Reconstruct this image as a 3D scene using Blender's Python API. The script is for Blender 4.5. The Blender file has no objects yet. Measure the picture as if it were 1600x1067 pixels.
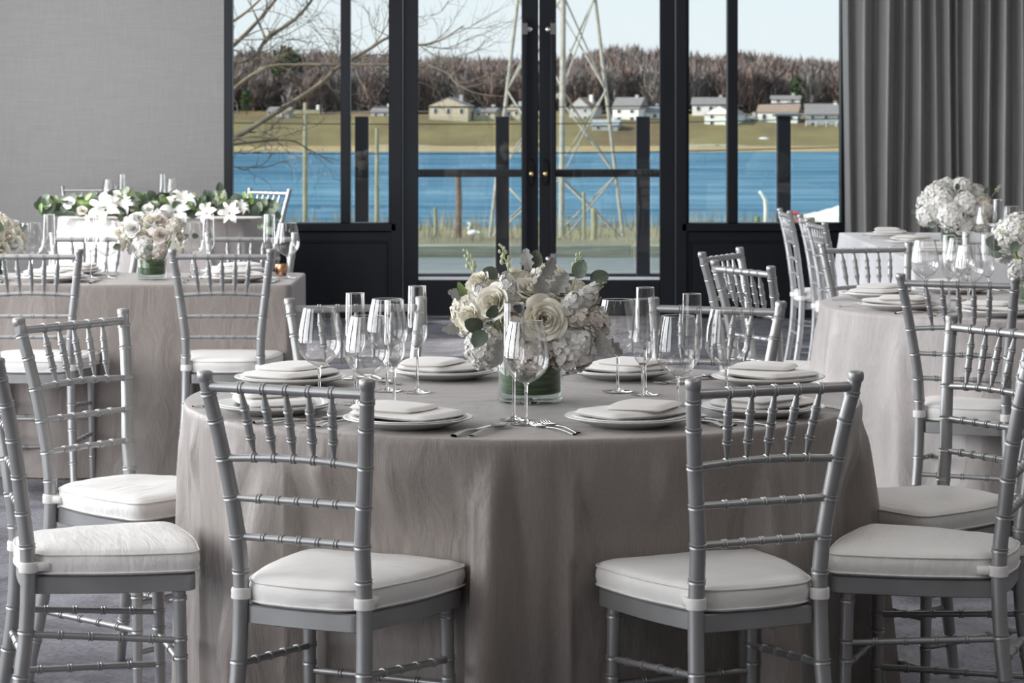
import bpy, math, random
from mathutils import Vector, Matrix, noise
PI = math.pi
R = math.radians
random.seed(7)
scene = bpy.context.scene
C = scene.collection

# ------------------------------------------------------------------ camera, world, sun, lights, exposure
EYE = 1.45          # eye height
HZ = 170.0          # pixel row of the horizon
FPX = 4000.0
cam_d = bpy.data.cameras.new('camera'); cam = bpy.data.objects.new('camera', cam_d); C.objects.link(cam)
cam.location = (0, 0, EYE); cam.rotation_euler = (R(90), 0, 0)
cam_d.sensor_width = 36; cam_d.lens = 90; cam_d.shift_y = -(533.5 - HZ) / 1600.0
cam_d.clip_end = 3000
cam_d.dof.use_dof = True; cam_d.dof.focus_distance = 5.6; cam_d.dof.aperture_fstop = 16
scene.camera = cam
scene.view_settings.view_transform = 'Standard'; scene.view_settings.look = 'None'
scene.view_settings.gamma = 1; scene.view_settings.use_curve_mapping = False
scene.view_settings.exposure = 0.2
cy = scene.cycles
cy.use_denoising = True
cy.max_bounces = 12; cy.diffuse_bounces = 4; cy.glossy_bounces = 5; cy.transmission_bounces = 10; cy.transparent_max_bounces = 40
cy.sample_clamp_indirect = 6; cy.caustics_reflective = False; cy.caustics_refractive = False

world = bpy.data.worlds.new('sky'); scene.world = world; world.use_nodes = True
wn = world.node_tree; wn.nodes.clear()
wo = wn.nodes.new('ShaderNodeOutputWorld'); wb = wn.nodes.new('ShaderNodeBackground')
tc = wn.nodes.new('ShaderNodeTexCoord'); sx = wn.nodes.new('ShaderNodeSeparateXYZ'); cr = wn.nodes.new('ShaderNodeValToRGB')
wn.links.new(tc.outputs['Generated'], sx.inputs[0]); wn.links.new(sx.outputs['Z'], cr.inputs[0])
cr.color_ramp.elements[0].position = 0.0; cr.color_ramp.elements[0].color = (0.82, 0.90, 0.94, 1)
cr.color_ramp.elements[1].position = 0.9; cr.color_ramp.elements[1].color = (0.45, 0.66, 0.92, 1)
e = cr.color_ramp.elements.new(0.12); e.color = (0.76, 0.88, 0.95, 1)
wn.links.new(cr.outputs[0], wb.inputs[0]); wb.inputs[1].default_value = 0.98
wn.links.new(wb.outputs[0], wo.inputs[0])

def sunlamp(direction, strength, color, angle):
    d = bpy.data.lights.new('sun', 'SUN'); d.energy = strength; d.color = color; d.angle = R(angle)
    o = bpy.data.objects.new('sun', d); C.objects.link(o)
    o.rotation_euler = Vector(direction).to_track_quat('Z', 'Y').to_euler(); o.location = (-20, 20, 30)
sunlamp((-0.80, -0.20, 0.46), 6.2, (1.0, 0.95, 0.86), 1.2)

def area(name, loc, rot, sx_, sy_, power, color=(1, 1, 1), portal=False, spread=180):
    d = bpy.data.lights.new(name, 'AREA'); d.shape = 'RECTANGLE'; d.size = sx_; d.size_y = sy_
    d.energy = power; d.color = color; d.spread = R(spread)
    o = bpy.data.objects.new(name, d); C.objects.link(o); o.location = loc; o.rotation_euler = rot
    if portal: d.cycles.is_portal = True
    return o
# area lights added just inside the left wall's windows, filling in for their daylight
for k, yy in enumerate((1.6, 5.0, 8.4, 11.8, 15.2)):
    area('window_daylight_fill', (-4.56, yy, 1.85), (0, R(-90), 0), 2.7, 2.6, (75, 115, 165, 185, 120)[k], (0.95, 0.97, 1.0))
# unseen fill lights added under the ceiling
for yy in (0.5, 4.0, 7.5, 11.0, 14.5):
    for xx in (-2.3, 2.3):
        area('ceiling_fill_light', (xx, yy, 3.42), (0, 0, 0), 1.2, 1.2, 13, (1.0, 0.96, 0.92))
# portals on the window wall
area('door_portal', (0.18, 18.1, 1.8), (R(90), 0, R(180)), 4.6, 3.2, 1, portal=True)

# ------------------------------------------------------------------ materials
def mat(name, color=(0.8, 0.8, 0.8), rough=0.5, metal=0.0, spec=0.5, build=None, **kw):
    m = bpy.data.materials.new(name); m.use_nodes = True
    nt = m.node_tree; b = nt.nodes['Principled BSDF']
    b.inputs['Base Color'].default_value = (*color, 1); b.inputs['Roughness'].default_value = rough
    b.inputs['Metallic'].default_value = metal; b.inputs['Specular IOR Level'].default_value = spec
    for k, v in kw.items(): b.inputs[k].default_value = v
    if build: build(nt, b)
    return m
def coords(nt, scale=(1, 1, 1), rot=(0, 0, 0), kind='Object'):
    t = nt.nodes.new('ShaderNodeTexCoord'); mp = nt.nodes.new('ShaderNodeMapping')
    mp.inputs['Scale'].default_value = scale; mp.inputs['Rotation'].default_value = rot
    nt.links.new(t.outputs[kind], mp.inputs[0]); return mp.outputs[0]
def noise_n(nt, vec, scale, detail=3, rough=0.5, dist=0.0):
    n = nt.nodes.new('ShaderNodeTexNoise'); n.inputs['Scale'].default_value = scale
    n.inputs['Detail'].default_value = detail; n.inputs['Roughness'].default_value = rough; n.inputs['Distortion'].default_value = dist
    nt.links.new(vec, n.inputs['Vector']); return n.outputs['Fac']
def ramp(nt, fac, stops):
    r = nt.nodes.new('ShaderNodeValToRGB'); el = r.color_ramp.elements
    el[0].position, el[0].color = stops[0][0], (*stops[0][1], 1)
    el[1].position, el[1].color = stops[-1][0], (*stops[-1][1], 1)
    for p, c in stops[1:-1]:
        x = el.new(p); x.color = (*c, 1)
    nt.links.new(fac, r.inputs[0]); return r.outputs[0]
def bump(nt, b, fac, strength, dist=0.01, prev=None):
    n = nt.nodes.new('ShaderNodeBump'); n.inputs['Strength'].default_value = strength; n.inputs['Distance'].default_value = dist
    nt.links.new(fac, n.inputs['Height'])
    if prev: nt.links.new(prev, n.inputs['Normal'])
    nt.links.new(n.outputs[0], b.inputs['Normal']); return n.outputs[0]
def mixc(nt, fac, a, b_, mode='MIX'):
    m = nt.nodes.new('ShaderNodeMix'); m.data_type = 'RGBA'; m.blend_type = mode
    for s, v in ((m.inputs[0], fac), (m.inputs[6], a), (m.inputs[7], b_)):
        if hasattr(v, 'links'): nt.links.new(v, s)
        elif isinstance(v, (int, float)): s.default_value = v
        else: s.default_value = (*v, 1)
    return m.outputs[2]

def thin_glass(name, tint, ior, refl=1.0, bumpy=False, rough=0.0):
    m = bpy.data.materials.new(name); m.use_nodes = True; nt = m.node_tree; nt.nodes.clear()
    o = nt.nodes.new('ShaderNodeOutputMaterial'); mx = nt.nodes.new('ShaderNodeMixShader')
    tr = nt.nodes.new('ShaderNodeBsdfTransparent'); gl = nt.nodes.new('ShaderNodeBsdfGlossy'); fr = nt.nodes.new('ShaderNodeLayerWeight')
    tr.inputs[0].default_value = (*tint, 1); gl.inputs['Roughness'].default_value = rough; fr.inputs[0].default_value = ior
    pw = nt.nodes.new('ShaderNodeMath'); pw.operation = 'POWER'; pw.inputs[1].default_value = 2.1 if name == 'drinking_glass' else 4.0; ad = nt.nodes.new('ShaderNodeMath'); ad.operation = 'MULTIPLY_ADD'; ad.inputs[1].default_value = 0.92; ad.inputs[2].default_value = 0.11 if name == 'drinking_glass' else 0.05
    nt.links.new(fr.outputs['Facing'], pw.inputs[0]); nt.links.new(pw.outputs[0], ad.inputs[0])
    mu = nt.nodes.new('ShaderNodeMath'); mu.operation = 'MULTIPLY'; mu.inputs[1].default_value = refl
    nt.links.new(ad.outputs[0], mu.inputs[0]); nt.links.new(mu.outputs[0], mx.inputs[0])
    nt.links.new(tr.outputs[0], mx.inputs[1]); nt.links.new(gl.outputs[0], mx.inputs[2]); nt.links.new(mx.outputs[0], o.inputs[0])
    return m
def solid_glass(name, color=(1, 1, 1), rough=0.0):
    m = bpy.data.materials.new(name); m.use_nodes = True; nt = m.node_tree; nt.nodes.clear()
    o = nt.nodes.new('ShaderNodeOutputMaterial'); g = nt.nodes.new('ShaderNodeBsdfGlass')
    g.inputs['Color'].default_value = (*color, 1); g.inputs['Roughness'].default_value = rough; g.inputs['IOR'].default_value = 1.5
    nt.links.new(g.outputs[0], o.inputs[0]); return m

def b_silver(nt, b):
    v = coords(nt); n = noise_n(nt, v, 9, 2)
    nt.links.new(ramp(nt, n, [(0.3, (0.36, 0.365, 0.366)), (0.7, (0.44, 0.445, 0.446))]), b.inputs['Base Color'])
    bump(nt, b, noise_n(nt, v, 420, 2), 0.08, 0.001)
M_SILVER = mat('silver_paint', (0.5, 0.5, 0.5), 0.38, 0.65, build=b_silver)
def b_cushion(nt, b):
    v = coords(nt, (4, 22, 10), (0, 0, 0.5)); n = noise_n(nt, v, 1.6, 3, 0.5, 0.6)
    p = bump(nt, b, n, 0.35, 0.012)
    bump(nt, b, noise_n(nt, coords(nt), 700, 2), 0.12, 0.001, p)
M_CUSH = mat('ivory_satin', (0.84, 0.825, 0.80), 0.5, build=b_cushion, **{'Sheen Weight': 0.25})
def cloth_mat(name, c1, c2, rough=0.42):
    def bb(nt, b):
        v = coords(nt, (110, 110, 9)); n = noise_n(nt, v, 3, 4, 0.65)
        v2 = coords(nt, (14, 14, 200)); n2 = noise_n(nt, v2, 3, 3, 0.6)
        col = ramp(nt, n, [(0.3, c1), (0.7, c2)])
        nt.links.new(mixc(nt, n2, col, (c1[0] * 0.9, c1[1] * 0.9, c1[2] * 0.9)), b.inputs['Base Color']) if False else nt.links.new(col, b.inputs['Base Color'])
        p = bump(nt, b, n, 0.22, 0.004)
        p = bump(nt, b, n2, 0.16, 0.003, p)
        bump(nt, b, noise_n(nt, coords(nt, (6, 6, 2.2)), 2.4, 3, 0.5, 0.7), 0.35, 0.02, p)
    return mat(name, c1, rough, build=bb, **{'Sheen Weight': 0.3, 'Sheen Roughness': 0.4})
M_CLOTH = cloth_mat('taupe_dupioni', (0.255, 0.222, 0.205), (0.315, 0.28, 0.258))
M_CLOTH2 = cloth_mat('pale_taupe_dupioni', (0.42, 0.385, 0.37), (0.52, 0.485, 0.465))
M_CLOTHW = cloth_mat('white_satin_cloth', (0.74, 0.73, 0.75), (0.82, 0.81, 0.82), 0.4)
def b_carpet(nt, b):
    v = coords(nt); n1 = noise_n(nt, v, 2.2, 6, 0.75, 0.5); n2 = noise_n(nt, coords(nt, (30, 120, 1)), 2, 3, 0.7)
    c = ramp(nt, n1, [(0.35, (0.15, 0.145, 0.16)), (0.5, (0.26, 0.255, 0.285)), (0.65, (0.38, 0.375, 0.415))])
    c2 = ramp(nt, n2, [(0.35, (0.35, 0.35, 0.35)), (0.65, (1.35, 1.35, 1.35))])
    nt.links.new(mixc(nt, 0.75, c, c2, 'MULTIPLY'), b.inputs['Base Color'])
    bump(nt, b, noise_n(nt, v, 260, 3, 0.7), 0.9, 0.01)
M_CARPET = mat('grey_violet_carpet', (0.15, 0.15, 0.17), 0.95, spec=0.1, build=b_carpet)
def b_wall(nt, b):
    a = noise_n(nt, coords(nt, (3, 3, 160)), 2, 3, 0.7); c = noise_n(nt, coords(nt, (160, 160, 3)), 2, 3, 0.7)
    m = nt.nodes.new('ShaderNodeMath'); m.operation = 'ADD'; nt.links.new(a, m.inputs[0]); nt.links.new(c, m.inputs[1])
    h = nt.nodes.new('ShaderNodeMath'); h.operation = 'MULTIPLY'; h.inputs[1].default_value = 0.5; nt.links.new(m.outputs[0], h.inputs[0])
    nt.links.new(ramp(nt, h.outputs[0], [(0.35, (0.225, 0.220, 0.215)), (0.65, (0.295, 0.289, 0.284))]), b.inputs['Base Color'])
    bump(nt, b, h.outputs[0], 0.25, 0.004)
M_WALL = mat('grey_grasscloth', (0.3, 0.3, 0.3), 0.85, spec=0.2, build=b_wall)
M_PLASTER = mat('warm_white_plaster', (0.62, 0.61, 0.60), 0.9, build=lambda nt, b: bump(nt, b, noise_n(nt, coords(nt), 60), 0.1, 0.003))
def b_dark(nt, b):
    n = noise_n(nt, coords(nt, (1, 1, 0.3)), 5, 3)
    nt.links.new(ramp(nt, n, [(0.3, (0.0045, 0.006, 0.0095)), (0.7, (0.008, 0.011, 0.016))]), b.inputs['Base Color'])
M_FRAME = mat('blue_black_paint', (0.012, 0.015, 0.02), 0.42, spec=.3, build=b_dark)
M_CHROME = mat('polished_nickel', (0.75, 0.74, 0.72), 0.15, 1.0)
M_BRASS = mat('brass', (0.75, 0.55, 0.28), 0.2, 1.0)
M_STEEL = mat('cutlery_steel', (0.72, 0.71, 0.70), 0.18, 1.0)
M_PORC = mat('white_porcelain', (0.86, 0.855, 0.85), 0.22, spec=0.4)
M_NAPKIN = mat('ivory_napkin', (0.80, 0.775, 0.745), 0.55, build=lambda nt, b: bump(nt, b, noise_n(nt, coords(nt), 35, 4), 0.2, 0.003), **{'Sheen Weight': 0.3})
M_GLASS = thin_glass('drinking_glass', (0.985, 0.987, 0.985), 0.5, 1.0)
M_STEM = solid_glass('crystal_stem')
M_PANE = thin_glass('window_glass', (0.975, 0.98, 0.975), 0.5, 0.8)
M_RAILGLASS = thin_glass('railing_glass', (0.93, 0.965, 0.96), 0.5, 0.8)
def petal_mat(name, c1, c2, scale=6):
    def bb(nt, b):
        n = noise_n(nt, coords(nt), scale, 3)
        nt.links.new(ramp(nt, n, [(0.35, c1), (0.65, c2)]), b.inputs['Base Color'])
    return mat(name, c1, 0.55, build=bb, **{'Subsurface Weight': 0.15, 'Subsurface Radius': (0.02, 0.015, 0.01), 'Subsurface Scale': 0.2})
M_ROSE = petal_mat('cream_petal', (0.90, 0.86, 0.73), (0.93, 0.90, 0.81), 22)
M_WHITEP = petal_mat('white_petal', (0.86, 0.85, 0.80), (0.92, 0.91, 0.88), 25)
M_BLUSHP = petal_mat('blush_petal', (0.80, 0.73, 0.66), (0.86, 0.80, 0.74), 25)
M_LEAF = petal_mat('eucalyptus_leaf', (0.075, 0.105, 0.075), (0.15, 0.19, 0.135), 14)
M_GREEN = petal_mat('fresh_leaf', (0.12, 0.20, 0.06), (0.26, 0.36, 0.12), 14)
M_SILVERLEAF = petal_mat('dusty_leaf', (0.27, 0.275, 0.26), (0.40, 0.40, 0.38), 14)
M_STEMG = mat('green_stem', (0.22, 0.30, 0.10), 0.6)
M_BUD = petal_mat('green_bud', (0.45, 0.52, 0.30), (0.62, 0.66, 0.45), 60)
M_STAMEN = mat('yellow_stamen', (0.62, 0.50, 0.18), 0.7)
def b_wrap(nt, b):
    w = noise_n(nt, coords(nt, (10, 10, 90), (0.25, 0.1, 0)), 1.5, 3, 0.6)
    nt.links.new(ramp(nt, w, [(0.35, (0.02, 0.05, 0.02)), (0.65, (0.10, 0.17, 0.065))]), b.inputs['Base Color'])
M_WRAP = mat('leaf_wrap_green', (0.05, 0.1, 0.04), 0.35, build=b_wrap)
def b_curtain(nt, b):
    n = noise_n(nt, coords(nt, (6, 6, 0.25)), 2, 4, 0.6)
    nt.links.new(ramp(nt, n, [(0.3, (0.17, 0.168, 0.165)), (0.7, (0.27, 0.268, 0.26))]), b.inputs['Base Color'])
    bump(nt, b, noise_n(nt, coords(nt, (80, 80, 1.5)), 1.5, 3), 0.3, 0.008)
M_CURTAIN = mat('grey_satin_curtain', (0.22, 0.22, 0.22), 0.4, build=b_curtain, **{'Sheen Weight': 0.4})

# ------------------------------------------------------------------ mesh helpers
class MB:
    def __init__(s): s.v = []; s.f = []
    def add(s, vs, fs, M=None):
        o = len(s.v)
        for p in vs:
            p = Vector(p); s.v.append(M @ p if M is not None else p)
        for f in fs: s.f.append(tuple(i + o for i in f))
        return s
    def box(s, x0, x1, y0, y1, z0, z1, M=None):
        vs = [(x, y, z) for z in (z0, z1) for y in (y0, y1) for x in (x0, x1)]
        return s.add(vs, [(0, 2, 3, 1), (4, 5, 7, 6), (0, 1, 5, 4), (2, 6, 7, 3), (0, 4, 6, 2), (1, 3, 7, 5)], M)
    def bbox(s, x0, x1, y0, y1, z0, z1, b=0.004, M=None):
        # box with chamfered vertical and horizontal edges
        pts = []
        for z, ins in ((z0, b), (z0 + b, 0), (z1 - b, 0), (z1, b)):
            pts.append([(x0 + ins + b, y0 + ins, z), (x1 - ins - b, y0 + ins, z), (x1 - ins, y0 + ins + b, z), (x1 - ins, y1 - ins - b, z),
                        (x1 - ins - b, y1 - ins, z), (x0 + ins + b, y1 - ins, z), (x0 + ins, y1 - ins - b, z), (x0 + ins, y0 + ins + b, z)])
        vs = [p for r in pts for p in r]; fs = []
        for k in range(3):
            for i in range(8): fs.append((k * 8 + i, k * 8 + (i + 1) % 8, (k + 1) * 8 + (i + 1) % 8, (k + 1) * 8 + i))
        fs.append(tuple(range(7, -1, -1))); fs.append(tuple(range(24, 32)))
        return s.add(vs, fs, M)
    def lathe(s, prof, seg=24, M=None, cap0=False, cap1=False):
        vs = []; fs = []; n = len(prof)
        for r, z in prof:
            for i in range(seg):
                a = 2 * PI * i / seg; vs.append((r * math.cos(a), r * math.sin(a), z))
        for k in range(n - 1):
            for i in range(seg):
                j = (i + 1) % seg; fs.append((k * seg + i, k * seg + j, (k + 1) * seg + j, (k + 1) * seg + i))
        if cap0: fs.append(tuple(range(seg - 1, -1, -1)))
        if cap1: fs.append(tuple(range((n - 1) * seg, n * seg)))
        return s.add(vs, fs, M)
    def sweep(s, path, radii, seg=8, closed=False, M=None):
        # round rod through the path; the frame is carried along
        path = [Vector(p) for p in path]; n = len(path)
        if not hasattr(radii, '__len__'): radii = [radii] * n
        vs = []; fs = []; prev = None
        for k, p in enumerate(path):
            a = path[(k - 1) % n] if closed or k > 0 else p; b = path[(k + 1) % n] if closed or k < n - 1 else p
            t = (b - a).normalized()
            if prev is None:
                ref = Vector((0, 0, 1)) if abs(t.z) < 0.9 else Vector((1, 0, 0))
                u = t.cross(ref).normalized()
            else:
                u = (prev - t * prev.dot(t)).normalized()
            prev = u; w = t.cross(u)
            for i in range(seg):
                q = 2 * PI * i / seg; vs.append(p + (u * math.cos(q) + w * math.sin(q)) * radii[k])
        for k in range(n if closed else n - 1):
            k2 = (k + 1) % n
            for i in range(seg):
                j = (i + 1) % seg; fs.append((k * seg + i, k * seg + j, k2 * seg + j, k2 * seg + i))
        if not closed:
            fs.append(tuple(range(seg - 1, -1, -1))); fs.append(tuple(range((n - 1) * seg, n * seg)))
        return s.add(vs, fs, M)
    def grid(s, fn, nu, nv, M=None, wrap=False):
        vs = [fn(i / nu if wrap else i / (nu), j / nv) for j in range(nv + 1) for i in range(nu if wrap else nu + 1)]
        w = nu if wrap else nu + 1; fs = []
        for j in range(nv):
            for i in range(nu):
                i2 = (i + 1) % w if wrap else i + 1
                fs.append((j * w + i, j * w + i2, (j + 1) * w + i2, (j + 1) * w + i))
        return s.add(vs, fs, M)
    def ball(s, c, r, seg=8, rings=5, sc=(1, 1, 1)):
        vs = []; fs = []
        for k in range(rings + 1):
            ph = PI * k / rings
            for i in range(seg):
                a = 2 * PI * i / seg
                vs.append((c[0] + sc[0] * r * math.sin(ph) * math.cos(a), c[1] + sc[1] * r * math.sin(ph) * math.sin(a), c[2] - sc[2] * r * math.cos(ph)))
        for k in range(rings):
            for i in range(seg):
                j = (i + 1) % seg; fs.append((k * seg + i, k * seg + j, (k + 1) * seg + j, (k + 1) * seg + i))
        return s.add(vs, fs)
    def mesh(s, name, m, smooth=40):
        me = bpy.data.meshes.new(name); me.from_pydata([tuple(p) for p in s.v], [], s.f)
        for x in (m if isinstance(m, (list, tuple)) else [m]): me.materials.append(x)
        if smooth:
            me.polygons.foreach_set('use_smooth', [True] * len(me.polygons))
            if smooth < 180: me.set_sharp_from_angle(angle=R(smooth))
        me.update(); return me
    def build(s, name, m, parent=None, smooth=40, label=None, loc=None):
        o = bpy.data.objects.new(name, s.mesh(name, m, smooth)); C.objects.link(o)
        if parent: o.parent = parent
        if loc: o.location = loc
        if label: o['label'] = label
        return o

def tag(o, label, cat, group=None):
    o['label'] = label; o['category'] = cat
    if group: o['group'] = group
    return o
def thing(name, label, cat, loc=(0, 0, 0), rz=0, group=None):
    o = bpy.data.objects.new(name, None); C.objects.link(o); o.location = loc; o.rotation_euler = (0, 0, rz); o.empty_display_size = 0.1
    return tag(o, label, cat, group)
def struct(o): o['kind'] = 'structure'; return o
KIDS = {}
def kids(o): return [c for c in bpy.data.objects if c.parent == o]
def copy_tree(o, parent=None):
    if o.name not in KIDS: KIDS[o.name] = kids(o)
    c = o.copy(); C.objects.link(c); c.parent = parent
    for ch in KIDS[o.name]: copy_tree(ch, c)
    return c
USED = set()
def place(proto, label, loc, rz=0, group=None, scale=None, rot=None):
    o = copy_tree(proto) if proto.name in USED else proto
    USED.add(proto.name)
    o.location = loc; o.rotation_euler = rot if rot else (0, 0, rz); o['label'] = label
    if scale: o.scale = (scale,) * 3 if not hasattr(scale, '__len__') else scale
    if group: o['group'] = group
    return o
def px(x, y, z):        # world point at height z that lies on the line through a pixel of the photograph
    s = (y - HZ) / (EYE - z); return ((x - 800) / s, FPX / s, z)
def pxd(x, y, Y):       # world point at distance Y
    s = FPX / Y; return ((x - 800) / s, Y, EYE - (y - HZ) / s)

# ------------------------------------------------------------------ the room
WY = 17.74
XL, XR, YB, ZC = -4.6, 5.2, -2.5, 3.5
def slab(name, x0, x1, y0, y1, z0, z1, m, parent=None):
    o = MB().box(x0, x1, y0, y1, z0, z1).build(name, m, parent, 0)
    return struct(o) if parent is None else o
slab('floor', XL - .2, XR + .2, YB - .2, WY + .1, -0.1, 0, M_CARPET)
slab('ceiling', XL - .2, XR + .2, YB - .2, WY + .3, ZC, ZC + 0.15, M_PLASTER)
slab('wall_right', XR, XR + .2, YB, WY, 0, ZC, M_WALL)
slab('wall_front', XL - .2, XR + .2, YB - .2, YB, 0, ZC, M_WALL)
# left wall: piers between five tall windows
wl = MB(); ws = (1.6, 5.0, 8.4, 11.8, 15.2); edges = [YB] + [e_ for w in ws for e_ in (w - 1.35, w + 1.35)] + [WY]
for i in range(0, len(edges), 2): wl.box(XL - .2, XL, edges[i], edges[i + 1], 0, ZC)
for w in ws: wl.box(XL - .2, XL, w - 1.35, w + 1.35, 0, 0.45); wl.box(XL - .2, XL, w - 1.35, w + 1.35, 3.25, ZC)
struct(wl.build('wall_left', M_WALL, None, 0))
# window wall
wb_ = MB(); wb_.box(XL - .2, -1.996, WY, WY + .2, 0, ZC); wb_.box(2.31, XR + .2, WY, WY + .2, 0, ZC); wb_.box(-1.996, 2.31, WY, WY + .2, 3.25, ZC)
struct(wb_.build('wall_back', M_WALL, None, 0))
struct(MB().bbox(XL, -2.0, WY - 0.015, WY + 0.01, 0, 0.1, 0.003).build('baseboard_back', M_FRAME))

def window(name, x0, x1, mull0, mull1):
    w = MB(); f = struct(w.bbox(x0, x1, WY - 0.005, WY + 0.12, 0, 0.60, 0.003).build(name, M_FRAME))   # solid panel below
    MB().bbox(x0, x1, WY - 0.03, WY + 0.14, 0.60, 0.66, 0.006).build('window_sill', M_FRAME, f)
    fr = MB()
    fr.bbox(x0, x0 + 0.055, WY, WY + .12, 0.66, 3.25); fr.bbox(x1 - 0.055, x1, WY, WY + .12, 0.66, 3.25)
    fr.bbox(mull0, mull1, WY - .01, WY + .12, 0.66, 3.20); fr.bbox(x0, x1, WY, WY + .12, 3.19, 3.25)
    fr.build('window_frame', M_FRAME, f)
    for a, b in ((x0 + .05, mull0), (mull1, x1 - .05)):
        MB().box(a, b, WY + .06, WY + .066, .655, 3.2).build('pane', M_PANE, f, 0)
    # applied moulding on the panel
    m = MB(); m.bbox(x0 + .06, x1 - .06, WY - .012, WY, .52, .535); m.bbox(x0 + .06, x1 - .06, WY - .012, WY, .08, .095)
    m.bbox(x0 + .06, x0 + .075, WY - .012, WY, .095, .52); m.bbox(x1 - .075, x1 - .06, WY - .012, WY, .095, .52)
    m.build('panel_moulding', M_FRAME, f)
    return f
window('window_1', -1.996, -0.80, -1.188, -1.122)
window('window_2', 1.172, 2.335, 1.494, 1.565)
tr_ = MB(); tr_.bbox(-0.838, -0.760, WY - .03, WY + .16, 0, 3.25); tr_.bbox(1.135, 1.21, WY - .03, WY + .16, 0, 3.25)
tr_.bbox(-.76, 1.135, WY - .03, WY + .16, 3.12, 3.25)
struct(tr_.build('trim_1', M_FRAME))
struct(MB().bbox(-.76, 1.135, WY - .03, WY + .2, 0, 0.02, 0.004).build('trim_2', M_CHROME))

M_HWS = mat('sunlit_sill', (.72, .74, .77), .4)  # sunlight on the door sill put into its pale colour
def door(name, x0, x1, side):      # side = +1: meeting stile at x1
    d = MB(); y0, y1 = WY + .0, WY + .055
    st_h, st_m = 0.107, 0.12
    a = x0 + (st_h if side > 0 else st_m); b = x1 - (st_m if side > 0 else st_h)
    d.bbox(x0 + .003, a, y0, y1, .022, 3.11); d.bbox(b, x1 - .003, y0, y1, .022, 3.11)
    f = struct(d.build(name, M_FRAME))
    MB().bbox(a, b, y0, y1, .022, .262).build('door_bottom_rail', M_FRAME, f)
    MB().bbox(a, b, y0, y1, 2.98, 3.11).build('door_top_rail', M_FRAME, f)
    MB().box(a - .01, b + .01, y0 + .025, y0 + .031, .255, 2.99).build('pane', M_PANE, f, 0)
    MB().bbox(a, b, y0 + .004, y0 + .022, .262, .285, .003).build('sunlit_sill_strip', M_HWS, f)  # pale strip standing in for the sunlit sill under the glass
    MB().bbox(a - .02, b + .02, y1 + .0, y1 + .035, 0.975, 1.03, .006).build('crossbar', M_FRAME, f)
    hx = x1 - .098 if side > 0 else x0 + .098; kx = x1 - .052 if side > 0 else x0 + .045
    pb = MB(); pb.bbox(hx - .018, hx + .018, y0 - .085, y0 - .055, .36, 2.07, .006)
    p = pb.build('pull_bar', M_FRAME, f)
    for z in (.41, 2.0):
        br = MB(); br.bbox(hx - .021, hx + .021, y0 - .088, y0 - .05, z - .04, z + .045, .004)
        br.sweep([(hx, y0 - .06, z), (hx, y0 + .002, z)], .012, 12)
        Mr = Matrix.Translation((hx + side * .036, y0, z)) @ Matrix.Rotation(R(90), 4, 'X')
        br.lathe([(.013, 0), (.018, .004), (.018, .014), (.012, .020), (.001, .022)], 16, Mr)
        br.build('bracket', M_CHROME, p, label='shiny nickel bracket')
    e_ = MB(); n = 24; zc = 1.01
    outline = []
    for i in range(n):
        q = 2 * PI * i / n; outline.append((0.026 * math.copysign(abs(math.cos(q)) ** .8, math.cos(q)), 0.092 * math.sin(q)))
    vs = [(kx + u, y0, zc + v) for u, v in outline] + [(kx + u * .85, y0 - .02, zc + v * .93) for u, v in outline]
    e_.add(vs, [(i, (i + 1) % n, n + (i + 1) % n, n + i) for i in range(n)] + [tuple(range(n, 2 * n))])
    es = e_.build('lock_plate', mat('black_enamel', (0.008, 0.008, 0.01), 0.2), f)
    kb = MB(); Mk = Matrix.Translation((kx, y0 - .018, zc - .01)) @ Matrix.Rotation(R(90), 4, 'X')
    kb.lathe([(.006, 0), (.006, .012), (.012, .016), (.016, .024), (.014, .034), (.001, .037)], 16, Mk)
    kb.build('knob', M_BRASS, es, label='small brass knob')
    return f
door('door_1', -.757, .186, 1)
door('door_2', .186, 1.132, -1)

# curtain
def curtain():
    rnd = random.Random(3); x0, x1 = 2.27, 4.9
    ph = []; x = x0; xs = []
    while x < x1:
        w = rnd.choice((.05, .06, .08, .11, .15)) * rnd.uniform(.9, 1.2); xs.append((x, w, rnd.uniform(.45, 1.2))); x += w
    def fold(xx):
        for a, w, k in xs:
            if a <= xx <= a + w:
                return k * (0.5 - 0.5 * math.cos(2 * PI * (xx - a) / w))
        return 0
    n = 620; m = MB()
    def fn(u, v):
        X = x0 + (x1 - x0) * u; z = 0.012 + 3.4 * v
        sway = .012 * math.sin(3 * v + X * 5)
        d = fold(X) * (.10 + .03 * math.sin(X * 3))
        return (X + .012 * math.sin(v * 4 + X * 9), 17.52 - d + sway, z)
    m.grid(fn, n, 14)
    # 4 mm thickness
    m2 = MB(); m2.v = list(m.v); m2.f = list(m.f)
    o = m2.build('curtain', M_CURTAIN, None, 180)
    s = o.modifiers.new('thickness', 'SOLIDIFY'); s.thickness = .003
    tag(o, 'grey satin floor-length curtain in deep pleats right of the windows', 'curtain')
    r = MB(); r.sweep([(x0 - .1, 17.5, 3.43), (x1 + .1, 17.5, 3.43)], .018, 12)
    r.ball((x0 - .1, 17.5, 3.43), .03)
    tag(r.build('curtain_rod', M_FRAME), 'dark metal rod the grey curtain hangs from', 'curtain rod')
curtain()
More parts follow.
